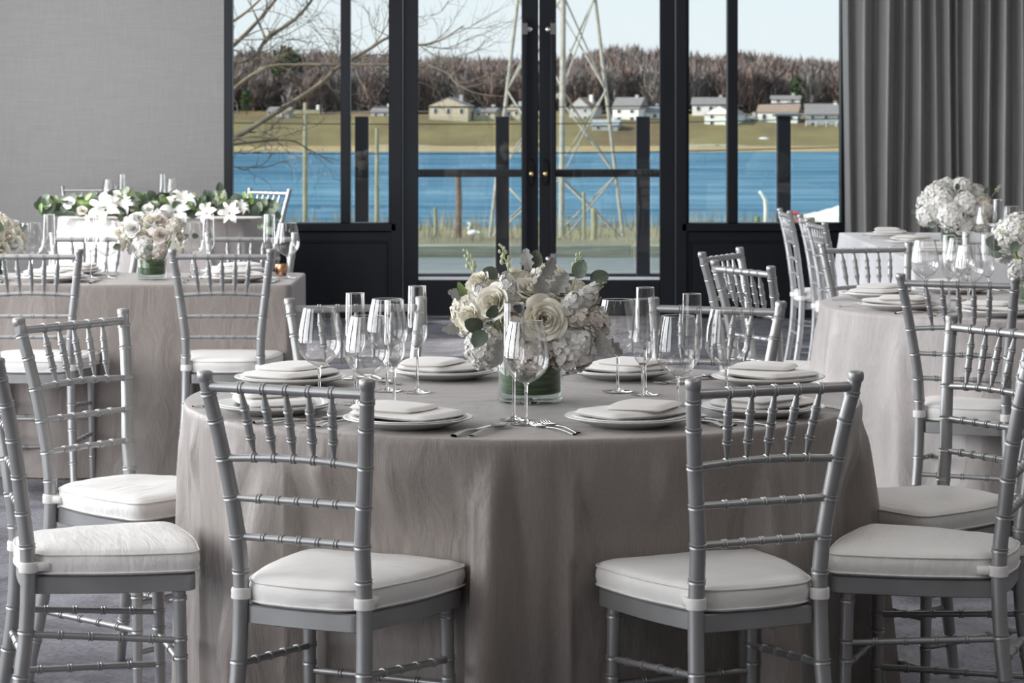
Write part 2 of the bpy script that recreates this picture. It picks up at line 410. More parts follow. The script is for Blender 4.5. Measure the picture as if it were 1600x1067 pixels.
# unseen ceiling frames, added around the fill lights
for yy in (0.5, 4.0, 7.5, 11.0, 14.5):
    for xx in (-2.3, 2.3):
        f = MB()
        for a in (-1, 1):
            f.box(xx - .68, xx + .68, yy + a * .64 - .03, yy + a * .64 + .03, 3.46, 3.5); f.box(xx + a * .65 - .03, xx + a * .65 + .03, yy - .62, yy + .62, 3.46, 3.5)
        struct(f.build('trim_3', M_PLASTER, None, 0))
for w in ws:
    f = MB(); x = XL
    for a in (-1, 1): f.box(x - .12, x - .04, w + a * 1.32 - .03, w + a * 1.32 + .03, .45, 3.25)
    f.box(x - .12, x - .04, w - .03, w + .03, .45, 3.25); f.box(x - .12, x - .04, w - 1.3, w + 1.3, .45, .5); f.box(x - .12, x - .04, w - 1.3, w + 1.3, 3.2, 3.25)
    w_ = struct(f.build('window_3', M_FRAME, None, 0))
    if w < 10: MB().box(x - .16, x - .13, w - 1.34, w + 1.34, .46, 3.24).build('sun_block_blind', M_PLASTER, w_, 0)  # unseen blinds added to block the sun at the nearer windows

# ------------------------------------------------------------------ tablecloths
def shove(p, push):
    # cloth is held back where a chair seat stands against it
    for cx, cy_, phi in push:
        a = R(phi)
        def inside(q):
            dx, dy = q[0] - cx, q[1] - cy_; f = dx * math.cos(a) + dy * math.sin(a); l = abs(-dx * math.sin(a) + dy * math.cos(a)); lim = .225 - .055 * (1 - f / .4)
            return -.05 < f < .405 and l < lim
        k = 1.0
        while k > .8 and inside((p.x * k, p.y * k)): k -= .004
        if k < 1:
            w = 1 if p.z < .54 else max(0, 1 - (p.z - .54) / .17)
            w = w * w * (3 - 2 * w); kk = 1 - (1 - k) * w; p.x *= kk; p.y *= kk
    return p
def drape(outline, ztop, zbot, fold, flare, rows=26, top_noise=0.0008, push=()):
    n = len(outline); m = MB(); P = [Vector((x, y, 0)) for x, y in outline]
    N = []
    for i in range(n):
        t = (P[(i + 1) % n] - P[i - 1]).normalized(); N.append(Vector((t.y, -t.x, 0)))
    vs = [Vector((0, 0, ztop))]; fs = []; rings = []
    def ring(fn):
        st = len(vs)
        for i in range(n): vs.append(fn(i))
        rings.append(st)
    for sc in (.3, .6, .85, .95, .985, 1.0):
        ring(lambda i: Vector((P[i].x * sc, P[i].y * sc, ztop + top_noise * noise.noise(Vector((P[i].x * sc * 9, P[i].y * sc * 9, 1))) - (0 if sc < 1 else .0008))))
    for off, dz in ((.004, .0025), (.0065, .008), (.0075, .016)):
        ring(lambda i: P[i] + N[i] * off + Vector((0, 0, ztop - dz)))
    for k in range(1, rows + 1):
        t = k / rows
        def fn(i, t=t):
            g = t ** .9; a = fold(i / n, t)
            return shove(P[i] + N[i] * (.0075 + flare * g + a) + Vector((0, 0, ztop - .016 + (zbot - ztop + .016) * t)), push)
        ring(fn)
    for i in range(n): fs.append((0, rings[0] + i, rings[0] + (i + 1) % n))
    for a, b in zip(rings, rings[1:]):
        for i in range(n):
            j = (i + 1) % n; fs.append((a + i, b + i, b + j, a + j))
    return m.add(vs, fs)
def folds(seed, count, amp, lo=.012, hi=.028, extra=()):
    rnd = random.Random(seed); L = []
    for k in range(count):
        L.append(((k + rnd.uniform(-.35, .35)) / count, rnd.uniform(lo, hi), amp * rnd.uniform(.35, 1.25), rnd.uniform(-.012, .012), rnd.uniform(-.12, .10)))
    L += list(extra)
    def fn(u, t):
        s = 0
        for c, w, a, dr, t0 in L:
            tt = max(0, (t - t0) / (1 - t0)); cc = c + dr * tt
            d = abs((u - cc + .5) % 1 - .5); ww = w * (.55 + .6 * tt)
            s += a * (tt ** .8) * min(1, t * 9) * math.exp(-(d / ww) ** 2)
        return s - amp * .35 * t
    return fn
def round_outline(r, n=420): return [(r * math.cos(2 * PI * i / n), r * math.sin(2 * PI * i / n)) for i in range(n)]
def rect_outline(x0, x1, y0, y1, rc=.02, n=110):
    pts = []
    cs = [((x1 - rc, y0 + rc), -90), ((x1 - rc, y1 - rc), 0), ((x0 + rc, y1 - rc), 90), ((x0 + rc, y0 + rc), 180)]
    for k, ((cx, cy_), a0) in enumerate(cs):
        for i in range(9):
            a = R(a0 + 90 * i / 8); pts.append((cx + rc * math.cos(a), cy_ + rc * math.sin(a)))
        nx, a1 = cs[(k + 1) % 4]
        e1 = Vector(pts[-1]); e2 = Vector((nx[0] + rc * math.cos(R(a1)), nx[1] + rc * math.sin(R(a1))))
        m = max(8, int(n * (e2 - e1).length / 2.4))
        for i in range(1, m): pts.append(tuple(e1.lerp(e2, i / m)))
    return pts
ZT = .76
T1 = (0.026, 6.14)
o = drape(round_outline(.80, 560), ZT, .004, folds(11, 27, .115, .007, .015, extra=[(.700, .007, .05, .004, 0), (.726, .006, .055, .004, 0), (.7445, .007, -.05, 0, -.1), (.764, .007, -.035, 0, 0), (.779, .007, .055, 0, 0), (.800, .007, .045, 0, 0)]), .010, 38, push=[(-.439 - .026, 5.09 - 6.14, 65), (.492 - .026, 5.09 - 6.14, 114), (-1.075 - .026, 5.62 - 6.14, 16), (1.070 - .026, 5.57 - 6.14, 158)]).build('tablecloth', M_CLOTH, None, 180, loc=(*T1, 0))
tag(o, 'taupe floor-length tablecloth of the large round table in front', 'tablecloth')
o = drape(rect_outline(-1.2, 1.2, -.36, .36), ZT, .004, folds(5, 16, .030, .01, .02), .012, 22).build('tablecloth', M_CLOTH, None, 180, loc=(-2.075, 10.42, 0))
tag(o, 'taupe tablecloth hanging in a flat front on the rectangular table at left', 'tablecloth')
o = drape(round_outline(.66, 300), ZT, .004, folds(8, 17, .075), .05, 22).build('tablecloth', M_CLOTH2, None, 180, loc=(-2.24, 16.45, 0))
tag(o, 'pale satin tablecloth under the flower garland by the grey wall', 'tablecloth')
T4 = (1.88, 9.06)
o = drape(round_outline(.78, 380), ZT, .004, folds(21, 19, .06), .05, 26).build('tablecloth', M_CLOTH2, None, 180, loc=(*T4, 0))
tag(o, 'pale taupe tablecloth with flared folds on the round table at right', 'tablecloth')
o = drape(rect_outline(-.46, .46, -1.3, 1.3), ZT, .004, folds(31, 20, .045, .01, .02), .02, 22).build('tablecloth', M_CLOTHW, None, 180, loc=(2.29, 13.0, 0))
tag(o, 'white tablecloth on the long table beside the grey curtain', 'tablecloth')

# ------------------------------------------------------------------ ballroom chair
def ringed(L, rings, base, rr=.0022, w=.0022):
    """profile (dist, radius) with double ridges at the given distances"""
    pts = set([0, L]); prof = []
    for k in range(1, 12): pts.add(L * k / 12)
    pts = [p for p in pts if all(abs(p - c) > .008 for c in rings)]
    prof = [(p, base(p)) for p in pts]
    for c in rings:
        for d, a in ((-.0055, 0), (-.0048, 1), (-.0022, 1), (-.0008, .25), (.0008, .25), (.0022, 1), (.0048, 1), (.0055, 0)):
            if 0 <= c + d <= L: prof.append((c + d, base(c + d) + rr * a))
    return sorted(prof)
def rod(m, p0, p1, rings, base, seg=10, rr=.0022, arc=0):
    p0 = Vector(p0); p1 = Vector(p1); L = (p1 - p0).length
    prof = ringed(L, rings, base, rr)
    m.sweep([p0.lerp(p1, d / L) + Vector((0, 0, arc * math.sin(PI * d / L))) for d, r in prof], [r for d, r in prof], seg)
POST = [(0, .164, -.060), (.15, .154, -.030), (.30, .145, -.008), (.445, .142, .0), (.52, .1410, -.003), (.60, .144, -.013), (.70, .156, -.026), (.80, .1695, -.044), (.92, .185, -.069)]
def post_at(z):
    for (a, xa, ya), (b, xb, yb) in zip(POST, POST[1:]):
        if a <= z <= b:
            i = POST.index((a, xa, ya)); q = (z - a) / (b - a)
            p0 = POST[max(0, i - 1)]; p3 = POST[min(len(POST) - 1, i + 2)]
            def cr_(v0, v1, v2, v3, t): return .5 * ((2 * v1) + (v2 - v0) * t + (2 * v0 - 5 * v1 + 4 * v2 - v3) * t * t + (-v0 + 3 * v1 - 3 * v2 + v3) * t ** 3)
            return cr_(p0[1], xa, xb, p3[1], q), cr_(p0[2], ya, yb, p3[2], q)
    return POST[-1][1], POST[-1][2]
def seat_outline(grow=0.0, n_arc=7, rf=.05, rb=.045):
    # rear narrower than front, softly bowed front edge
    hw_r, hw_f, yr, yf = .130 + grow, .196 + grow, -.004 - grow, .356 + grow
    corners = [(hw_f, yf, rf), (-hw_f, yf, rf), (-hw_r, yr, rb), (hw_r, yr, rb)]
    pts = []
    for k in range(4):
        p = Vector(corners[k][:2]); a = Vector(corners[k - 1][:2]); b = Vector(corners[(k + 1) % 4][:2]); r = corners[k][2]
        da = (a - p).normalized(); db = (b - p).normalized()
        for i in range(n_arc + 1):
            t = i / n_arc; q0 = p + da * r; q1 = p + db * r
            pts.append(q0 * (1 - t) ** 2 + p * 2 * t * (1 - t) + q1 * t * t)
        q1 = p + db * r; nb = b - db * corners[(k + 1) % 4][2]
        for i in range(1, 8):
            t = i / 8; q = q1.lerp(nb, t)
            nrm = Vector((db.y, -db.x)) * (-1 if True else 1)
            c = sum((Vector(x[:2]) for x in corners), Vector((0, 0))) / 4
            out = (q - c).normalized()
            q = q + out * (.010 * math.sin(PI * t) if k in (0, 1, 3) else .004 * math.sin(PI * t)); pts.append(q)
    return pts
def make_chair():
    t = thing('ballroom_chair', 'chair', 'chair')
    B = lambda r: (lambda d: r)
    for s in (-1, 1):
        rings = [.11, .235, .33, .513, .585, .665, .745, .822, .878]
        zs = ringed(.905, rings, lambda z: .0165 - .0022 * max(0, (z - .55) / .4) - .003 * max(0, (.25 - z) / .25), .0018)
        path = []; rad = []
        for z, r in zs:
            x, y = post_at(z); path.append((s * x, y, z)); rad.append(r)
        x, y = post_at(.92)
        for dz, r in ((.903, .0132), (.906, .0158), (.917, .0163), (.9215, .0150), (.9235, .0105), (.924, .002)):
            path.append((s * x, y, dz)); rad.append(r)
        m = MB(); m.sweep(path, rad, 16); m.build('back_post', M_SILVER, t, 50)
        m = MB(); rod(m, (s * .164, .320, .412), (s * .170, .332, 0), [.022, .11, .15, .235, .32], lambda d: .0150 - .0045 * d / .412, 14)
        m.build('front_leg', M_SILVER, t, 50)
    def cross(name, z, r, rings, arc=0, inset=.006):
        x, y = post_at(z); m = MB(); L = 2 * (x - inset)
        rod(m, (-x + inset, y, z), (x - inset, y, z), [L / 2 + q for q in rings], B(r), 12, .0024, arc)
        m.build(name, M_SILVER, t, 50)
    tops = [k * .0516 for k in (-2, -1, 0, 1, 2)]; lows = [k * .0455 for k in (-2, -1, 0, 1, 2)]
    cross('top_rail', .892, .0105, tops)
    cross('lower_rail', .745, .0080, lows, .007)
    cross('back_slat', .665, .0075, [k * .044 for k in (-2, -1, 0, 1, 2)])
    cross('back_slat', .585, .0075, [k * .042 for k in (-2, -1, 0, 1, 2)])
    yt = post_at(.892)[1]; yl = post_at(.745)[1]
    for a, b in zip(tops, lows):
        p0 = (a, yt, .884); p1 = (b, yl, .757); L = (Vector(p0) - Vector(p1)).length
        def base(d):
            q = d / L
            return .0042 + .0042 * min(1, q / .25) if q < .25 else (.0084 if q < .74 else .0084 - .0050 * (q - .74) / .26)
        m = MB(); rod(m, p0, p1, [.26 * L, .48 * L, .73 * L], base, 10, .0020); m.build('spindle', M_SILVER, t, 50)
    # seat plate
    ol = seat_outline(0.0, 5, .035, .02); m = MB(); n = len(ol); vs = []
    for z, ins in ((.408, .004), (.410, 0), (.443, 0), (.446, .004)):
        for p in ol: q = p * (1 - ins / .2); vs.append((q.x, q.y if ins == 0 else p.y + (.18 - p.y) * ins / .2, z))
    fs = [(k * n + i, k * n + (i + 1) % n, (k + 1) * n + (i + 1) % n, (k + 1) * n + i) for k in range(3) for i in range(n)]
    fs += [tuple(range(n - 1, -1, -1)), tuple(range(3 * n, 4 * n))]
    m.add(vs, fs); m.build('seat', M_SILVER, t, 35)
    # stretchers
    for s in (-1, 1):
        for zr, zf in ((.325, .298), (.185, .178)):
            x, y = post_at(zr); m = MB(); p0 = (s * x, y + .008, zr); p1 = (s * .166, .325, zf)
            L = (Vector(p0) - Vector(p1)).length; rod(m, p0, p1, [L * q for q in (.2, .4, .6, .8)], B(.0072), 10, .0026)
            m.build('side_stretcher', M_SILVER, t, 50)
    for z in (.245, .125):
        m = MB(); rod(m, (-.164, .326, z), (.164, .326, z), [.328 * q for q in (.22, .5, .78)], B(.0072), 10, .0024); m.build('front_stretcher', M_SILVER, t, 50)
    cross('rear_stretcher', .275, .0072, [-.08, 0, .08])
    # cushion
    ol = seat_outline(.008, 8, .052, .085); n = len(ol); c = sum(ol, Vector((0, 0))) / n
    def lay(sc, z): return [((p - c) * sc + c).to_3d() + Vector((0, 0, z)) for p in ol]
    m = MB(); vs = []; Ls = [(.90, .4475), (.975, .4480), (.992, .4520), (1.0, .458), (1.012, .470), (1.010, .482), (.995, .491), (.985, .4945), (.96, .499), (.90, .503), (.75, .507), (.5, .509), (.25, .510)]
    for sc, z in Ls:
        for p in lay(sc, z):
            if z > .45: p.z += .0022 * noise.noise(Vector((p.x * 18, p.y * 18, z * 30)))
            p.x += .0025 * noise.noise(Vector((p.x * 12, p.y * 12, 5 + z * 20))) if z < .5 else 0
            vs.append(p)
    k = len(Ls); fs = [(a * n + i, a * n + (i + 1) % n, (a + 1) * n + (i + 1) % n, (a + 1) * n + i) for a in range(k - 1) for i in range(n)]
    vs.append(Vector((c.x, c.y, .510))); fs += [((k - 1) * n + i, (k - 1) * n + (i + 1) % n, k * n) for i in range(n)]
    fs.append(tuple(range(n - 1, -1, -1)))
    m.add(vs, fs); cu = m.build('cushion', M_CUSH, t, 60)
    for sc, z in ((1.003, .4925), (1.004, .4535)):
        m = MB(); m.sweep([p for p in lay(sc, z)], .0022, 6, True); m.build('piping', M_CUSH, cu, 180)
    for s in (-1, 1):
        x, y = post_at(.468); m = MB(); T = Matrix.Translation((s * x, y, .457))
        m.lathe([(.0172, 0), (.0205, .001), (.0212, .006), (.0205, .011), (.0212, .017), (.0200, .0225), (.0172, .0235)], 18, T)
        m.bbox(s * x - .012, s * x + .012, y + .012, y + .045, .459, .478, .003)
        m.build('tie', M_CUSH, cu, 50)
    return t
chair = make_chair()
# (x, y, facing angle in degrees, label): x,y = point midway between the back posts at seat height
def put_chair(x, y, phi, label, group):
    place(chair, label, (x, y, 0), R(phi - 90), group)
G1 = 'silver chairs around the front round table'; G2 = 'silver chairs at the left rectangular table'
G4 = 'silver chairs around the right round table'; G5 = 'silver chairs at the long white table'; G3 = 'silver chairs at the garland table'
def at_top(xp, yp, phi):   # seat point of a chair whose top rail centre is at that pixel
    X, Y, Z = px(xp, yp, .92); d = Vector((math.cos(R(phi)), math.sin(R(phi)))); return X + d.x * .069, Y + d.y * .069
for xp, yp, phi, lab, g in (
    (445, 588, 65, 'silver chair with ivory cushion, back to us, left in front of the round table', G1),
    (1212, 588, 114, 'silver chair with ivory cushion, back to us, right in front of the round table', G1),
    (556, 466, 281, 'silver chair facing us behind wine glasses, left on the round table\'s far side', G1),
    (1120, 469, 247, 'silver chair facing us behind wine glasses, right on the round table\'s far side', G1),
    (346, 390, 90, 'silver chair, back to us, nearest the corner of the left rectangular table', G2),
    (47, 390, 90, 'silver chair, back to us, cut by the left frame edge at the rectangular table', G2),
    (393, 364, 271, 'silver chair facing us behind the place near the left table\'s right corner', G2),
    (150, 364, 268, 'silver chair facing us, behind the left table\'s left place setting', G2),
    (140, 291, 272, 'silver chair against the grey wall behind the flower garland', G3),
    (421, 295, 230, 'dark-looking silver chair standing before the window at the garland\'s end', G3),
    (1496, 431, 66, 'silver chair, back to us, at the right round table with full glasses behind it', G4),
    (1352, 380, 286, 'silver chair facing us on the far side of the right round table', G4),
    (1127, 391, -27, 'silver chair by the dark panel, farther of the two turned towards the right table', G4),
    (1160, 412, 26, 'silver chair by the dark panel, nearer of the two turned towards the right table', G4),
    (1226, 328, 2, 'silver chair seen edge-on, farthest of three along the long white table', G5),
    (1259, 338, 2, 'silver chair seen edge-on, middle one of three along the long white table', G5),
    (1275, 345, 6, 'silver chair seen edge-on, nearest of three along the long white table', G5)):
    X, Y = at_top(xp, yp, phi); put_chair(X, Y, phi, lab, g)
put_chair(-1.075, 5.62, 16, 'silver chair with plump ivory cushion, nearest at the left edge of the photo', G1)
put_chair(*at_top(113, 491, -36), -36, 'silver chair left of the round table, its cushion half under the tablecloth', G1)
put_chair(1.082, 5.57, 160, 'silver chair with ivory cushion, nearest at the right edge of the photo', G1)
put_chair(1.165, 6.36, 212, 'silver chair right of the round table, seen behind the nearest right chair', G1)

# ------------------------------------------------------------------ tableware prototypes
def make_wine():
    t = thing('wine_glass', 'wine glass', 'wine glass')
    m = MB(); m.lathe([(.0045, .088), (.012, .091), (.027, .099), (.040, .111), (.048, .126), (.0505, .140), (.050, .153), (.0465, .178), (.0415, .203), (.0368, .224)], 40)
    b = m.build('bowl', M_GLASS, t, 180)
    r = MB(); r.sweep([(.0368 * math.cos(2 * PI * i / 40), .0368 * math.sin(2 * PI * i / 40), .224) for i in range(40)], .0007, 5, True); r.build('rim', M_STEM, b, 180)
    m = MB(); m.lathe([(.0001, .0045), (.0060, .0050), (.0040, .011), (.0034, .022), (.0033, .06), (.0036, .080), (.0050, .087), (.0105, .0905), (.0001, .0895)], 16); m.build('stem', M_STEM, t, 180)
    m = MB(); m.lathe([(.0001, .0005), (.036, .0005), (.0375, .0013), (.036, .0022), (.020, .0035), (.008, .0055), (.0001, .0062)], 32); m.build('foot', M_STEM, t, 60)
    return t
def make_flute():
    t = thing('champagne_flute', 'flute', 'champagne flute')
    m = MB(); m.lathe([(.004, .108), (.008, .111), (.015, .119), (.0205, .128), (.0235, .137), (.0245, .146), (.0243, .165), (.0234, .20), (.0225, .23), (.0218, .258)], 36)
    b = m.build('bowl', M_GLASS, t, 180)
    r = MB(); r.sweep([(.0218 * math.cos(2 * PI * i / 36), .0218 * math.sin(2 * PI * i / 36), .258) for i in range(36)], .0007, 5, True); r.build('rim', M_STEM, b, 180)
    m = MB(); m.lathe([(.0001, .0045), (.006, .0050), (.0040, .011), (.0034, .022), (.0034, .085), (.0040, .102), (.0085, .112), (.0001, .1105)], 16); m.build('stem', M_STEM, t, 180)
    m = MB(); m.lathe([(.0001, .0005), (.031, .0005), (.0325, .0013), (.031, .0022), (.017, .0035), (.008, .0055), (.0001, .0062)], 32); m.build('foot', M_STEM, t, 60)
    return t
WINE, FLUTE = make_wine(), make_flute()
def plate_obj(name, cat, r, h, seg=56):
    m = MB(); m.lathe([(.0001, .0), (r * .56, .0), (r * .60, .001), (r * .64, .003), (r * .80, h * .5), (r * .96, h - .003), (r, h - .0005), (r * .998, h + .0012), (r * .97, h + .0008),
                       (r * .74, h - .0035), (r * .70, h - .005), (r * .66, h - .010), (r * .60, .0048), (.0001, .0045)], seg)
    return tag(m.build(name, M_PORC, None, 180), name, cat)
PLATE = plate_obj('dinner_plate', 'plate', .142, .021)
SALAD = plate_obj('salad_plate', 'plate', .126, .0175)
def make_napkin(k):
    rnd = random.Random(40 + k); m = MB()
    def layer(w, d, z, th, cx, cy_, rot, wave, bulge):
        M = Matrix.Translation((cx, cy_, z)) @ Matrix.Rotation(rot, 4, 'Z'); nu, nv = 20, 14; top = []
        s1, s2 = rnd.uniform(0, 9), rnd.uniform(0, 9)
        def sh(u, v, side):
            x = (u - .5) * w * (1 + .06 * math.sin(v * 3 + s1)); y = (v - .5) * d * (1 + .16 * math.sin(PI * u)); x *= 1 - .10 * abs(2 * v - 1) ** 3
            h = wave * (math.sin(u * 5 + s1) * .5 + math.sin(v * 4 + u * 3 + s2) * .5) + bulge * math.sin(PI * u) * math.sin(PI * v)
            ed = min(1, min(u, 1 - u) * 12, min(v, 1 - v) * 10); ed = math.sqrt(max(0, ed))
            return Vector((x, y, max(-.0, h * .6 + wave) + (th * .5 + side * th * .5 * ed)))
        m.grid(lambda u, v: sh(u, v, 1), nu, nv, M); m.grid(lambda u, v: sh(u, 1 - v, -1), nu, nv, M)
    layer(.225, .155, 0, .016, 0, 0, rnd.uniform(-.1, .1), .0014, .002)
    layer(.165, .125, .013, .013, .030 if k % 2 else -.026, -.016, rnd.uniform(-.25, .25) + .25, .0024, .004)
    o = m.build('napkin', M_NAPKIN, None, 60); return tag(o, 'napkin', 'napkin')
NAPS = [make_napkin(0), make_napkin(1), make_napkin(2)]
def handle(m, y0, y1, w0, w1, th=.0032):
    def fn(u, v):
        q = v; w = w0 + (w1 - w0) * q; a = 2 * PI * u; z = .005 * math.sin(PI * min(1, q * 1.0)) * .8
        y = y0 + (y1 - y0) * q
        return Vector((w * .5 * math.cos(a), y, .0025 + z + th * .5 * math.sin(a)))
    m.grid(fn, 10, 12, None, True)
def make_fork():
    t = thing('fork', 'fork', 'fork'); m = MB(); handle(m, -.10, .035, .013, .006)
    m.build('handle', M_STEEL, t, 180)
    m = MB()
    def hd(u, v): w = .006 + .018 * math.sin(min(1, v * 1.3) * PI / 2); return Vector(((u - .5) * w, .033 + .03 * v, .004 + .002 * math.cos(v * 3)))
    m.grid(hd, 6, 6)
    for k in (-1.5, -.5, .5, 1.5):
        m.sweep([(k * .0065, .060, .0022), (k * .0065, .075, .0015), (k * .0062, .09, .003), (k * .006, .102, .007)], [.0018, .0016, .0014, .0007], 6)
    m.build('tines', M_STEEL, t, 180); return t
def make_knife():
    t = thing('knife', 'knife', 'knife'); m = MB(); handle(m, -.115, -.005, .016, .012, .006); m.build('handle', M_STEEL, t, 180)
    m = MB(); prof = [(-.006, -.005, .005), (-.009, .02, .012), (-.009, .07, .012), (-.004, .105, .012), (.006, .12, .011)]
    vs = []
    for x, y, xr in prof: vs += [(x, y, .0022), (xr * .75, y, .0036), (xr * .75, y, .0014)]
    fs = []
    for k in range(4):
        for a, b in ((0, 1), (1, 2), (2, 0)): fs.append((k * 3 + a, k * 3 + b, k * 3 + 3 + b, k * 3 + 3 + a))
    fs += [(0, 2, 1), (12, 13, 14)]
    m.add(vs, fs); m.build('blade', M_STEEL, t, 30); return t
def make_spoon():
    t = thing('spoon', 'spoon', 'spoon'); m = MB(); handle(m, -.10, .04, .013, .006); m.build('handle', M_STEEL, t, 180)
    m = MB()
    def bw(u, v):
        a = 2 * PI * u; r = v; x = .019 * r * math.cos(a); y = .066 + .030 * r * math.sin(a); return Vector((x, y, .0075 - .006 * (1 - r * r)))
    m.grid(bw, 20, 6, None, True); m.build('spoon_bowl', M_STEEL, t, 180); return t
FORK, KNIFE, SPOON = make_fork(), make_knife(), make_spoon()
def setting(x, y, ang, where, gsuf, k=0, full=True, nap=True, z=ZT):
    """ang: direction from the table centre to the seat (degrees)"""
    rz = R(ang + 90); M = Matrix.Translation((x, y, z)) @ Matrix.Rotation(rz, 4, 'Z')
    def P(a, b, c): return tuple(M @ Vector((a, b, c)))
    place(PLATE, 'large white rimmed plate ' + where, P(0, 0, .001), rz, 'white plates ' + gsuf)
    place(SALAD, 'smaller white plate under the napkin ' + where, P(0, 0, .0062), rz, 'upper white plates ' + gsuf)
    if nap: place(NAPS[k % 3], 'folded ivory napkin ' + where, P(0, 0, .0205), rz + (.3 if k % 2 else -.25), 'folded napkins ' + gsuf)
    place(FORK, 'outer steel fork left of the plate ' + where, P(-.19, -.02, .001), rz + .06, 'forks ' + gsuf)
    if full: place(FORK, 'inner steel fork left of the plate ' + where, P(-.163, .0, .001), rz - .04, 'forks ' + gsuf)
    place(KNIFE, 'steel knife right of the plate ' + where, P(.166, -.01, .001), rz, 'knives ' + gsuf)
    if full: place(SPOON, 'steel spoon right of the knife ' + where, P(.196, -.01, .001), rz + .04, 'spoons ' + gsuf)
A1 = 'on the front round table'
for (x, y, z), where in (
    (px(638, 655, .776), 'at the near left place of the front table'), (px(984, 653, .776), 'at the near right place of the front table'),
    (px(428, 634, .776), 'behind the near left chair\'s back'), (px(1192, 637, .776), 'behind the near right chair\'s back'),
    (px(455, 591, .776), 'at the far left side of the front table'), (px(1200, 591, .776), 'at the far right side of the front table'),
    (px(695, 581, .776), 'on the front table, left behind the flowers'), (px(969, 581, .776), 'on the front table, right behind the flowers')):
    ang = math.degrees(math.atan2(y - T1[1], x - T1[0]))
    setting(x, y, ang, where, A1, k=int(x * 100) % 3)
A2 = 'on the left rectangular table'
for x, y, ang, where in ((-1.11, 10.225, 270, 'at the left table\'s right near place'), (-1.83, 10.225, 270, 'at the left table\'s left near place'),
                         (-1.15, 10.615, 90, 'at the left table\'s right far place'), (-1.84, 10.615, 90, 'at the left table\'s left far place')):
    setting(x, y, ang, where, A2, k=int(-x * 10), full=False)
A4 = 'on the right round table'
for x, y, where in ((1.34, 9.32, 'at the right table\'s far left edge'), (1.33, 8.80, 'at the right table\'s near left edge'), (1.62, 8.52, 'behind the right table\'s front chair'), (1.66, 9.60, 'on the right table\'s far side')):
    setting(x, y, math.degrees(math.atan2(y - T4[1], x - T4[0])), where, A4, k=int(x * 100) % 3, full=False)
A5 = 'on the long white table'
for x, y, where in ((2.03, 13.75, 'farthest on the long white table'), (2.03, 13.0, 'in the middle of the long white table'), (2.03, 12.25, 'nearest on the long white table')):
    setting(x, y, 180, where, A5, k=int(y * 10) % 3, full=False)
# glasses
FIX = {(803, 476): (803, 5.67), (574, 498): (574, 5.735), (1004, 473): (1004, 5.80), (1059, 497): (1059, 5.745), (1445, 383): (1445, 9.06), (1497, 383): (1499, 9.2), (1543, 373): (1543, 8.80), (1518, 392): (1514, 8.72),
       (258, 271.5): (254, 16.8), (267, 280): (270, 17.0), (1577, 323): (1581, 12.2), (301, 350): (299, 10.42), (324, 337): (326, 10.42)}
def glass(kind, xp, yp, label, group, z0=ZT):
    P, h = (WINE, .224) if kind == 'w' else (FLUTE, .258)
    X, Y, _ = px(xp, yp, z0 + h)
    for (a, b), (x2, Y2) in FIX.items():
        if abs(a - xp) < .5 and (abs(b - yp) < .5 or Y > 15): X, Y = (x2 - 800) * Y2 / FPX, Y2
    if 'left table' in label and xp not in (301, 324): X, Y = (xp - 800) * 10.42 / FPX, 10.42
    place(P, label, (X, Y, z0 + .0015), random.uniform(0, 6), group)
GW1 = 'wine glasses on the front round table'; GF1 = 'flutes on the front round table'
for k, xp, yp, lab in (
    ('w', 499, 482, 'wine glass leftmost on the front table'), ('f', 555, 459, 'flute standing just right of the leftmost wine glass'),
    ('w', 574, 498, 'wide wine glass, nearest of the glasses left of the flowers'), ('w', 605, 468, 'wine glass, tallest in the cluster left of the flowers'),
    ('f', 616, 470, 'flute hidden inside the left cluster of wine glasses'), ('f', 652, 448, 'flute nearest the flowers on their left side'),
    ('f', 803, 476, 'flute in front of the flower vase'), ('w', 822, 503, 'wine glass in front of the flower vase'),
    ('w', 965, 469, 'wine glass touching the flowers on their right side'), ('f', 1004, 473, 'flute, nearer of two overlapping right of the flowers'),
    ('f', 1008, 450, 'flute, farther of two overlapping right of the flowers'), ('w', 1059, 497, 'wine glass, nearest of those right of the flowers'),
    ('f', 1081, 460, 'flute standing just left of the rightmost wine glass'), ('w', 1135, 483, 'wine glass rightmost on the front table')):
    glass(k, xp, yp, lab, GW1 if k == 'w' else GF1)
for k, xp, yp, lab in (('w', 49.5, 350, 'wine glass leftmost on the left table, beside the cream roses'), ('f', 77, 338, 'flute leftmost on the left table'),
    ('f', 142, 338, 'flute left of the white bouquet on the left table'), ('w', 168, 352, 'wine glass left of the white bouquet on the left table'),
    ('w', 301, 350, 'wine glass right of the white bouquet on the left table'), ('f', 324, 337, 'flute right of the white bouquet on the left table'),
    ('f', 421, 338, 'flute near the left table\'s right corner'), ('w', 449, 352, 'wine glass at the left table\'s right corner')):
    glass(k, xp, yp, lab, ('wine glasses ' if k == 'w' else 'flutes ') + A2)
for k, xp, yp, lab in (('w', 171, 279, 'wine glass left behind the flower garland'), ('f', 191, 271.5, 'flute left behind the flower garland'),
    ('f', 258, 271.5, 'flute behind the middle of the flower garland'), ('w', 267, 280, 'wine glass behind the middle of the flower garland')):
    X, Y, _ = px(xp, yp, ZT + (.224 if k == 'w' else .258)); Y2 = min(Y, 16.8)
    glass(k, xp, yp if Y < 16.8 else HZ + (EYE - ZT - (.224 if k == 'w' else .258)) * FPX / 16.85, lab, 'glasses behind the flower garland')
for k, xp, yp, lab in (('w', 1445, 383, 'wine glass leftmost on the right round table'), ('f', 1483, 368, 'flute second from the left on the right round table'),
    ('w', 1497, 383, 'wine glass behind the flutes on the right round table'), ('f', 1513, 363, 'flute, farthest of those on the right round table'), ('w', 1518, 392, 'wine glass, nearest of those on the right round table'), ('f', 1543, 373, 'flute beside the rightmost leafy bouquet')):
    glass(k, xp, yp, lab, ('wine glasses ' if k == 'w' else 'flutes ') + A4)
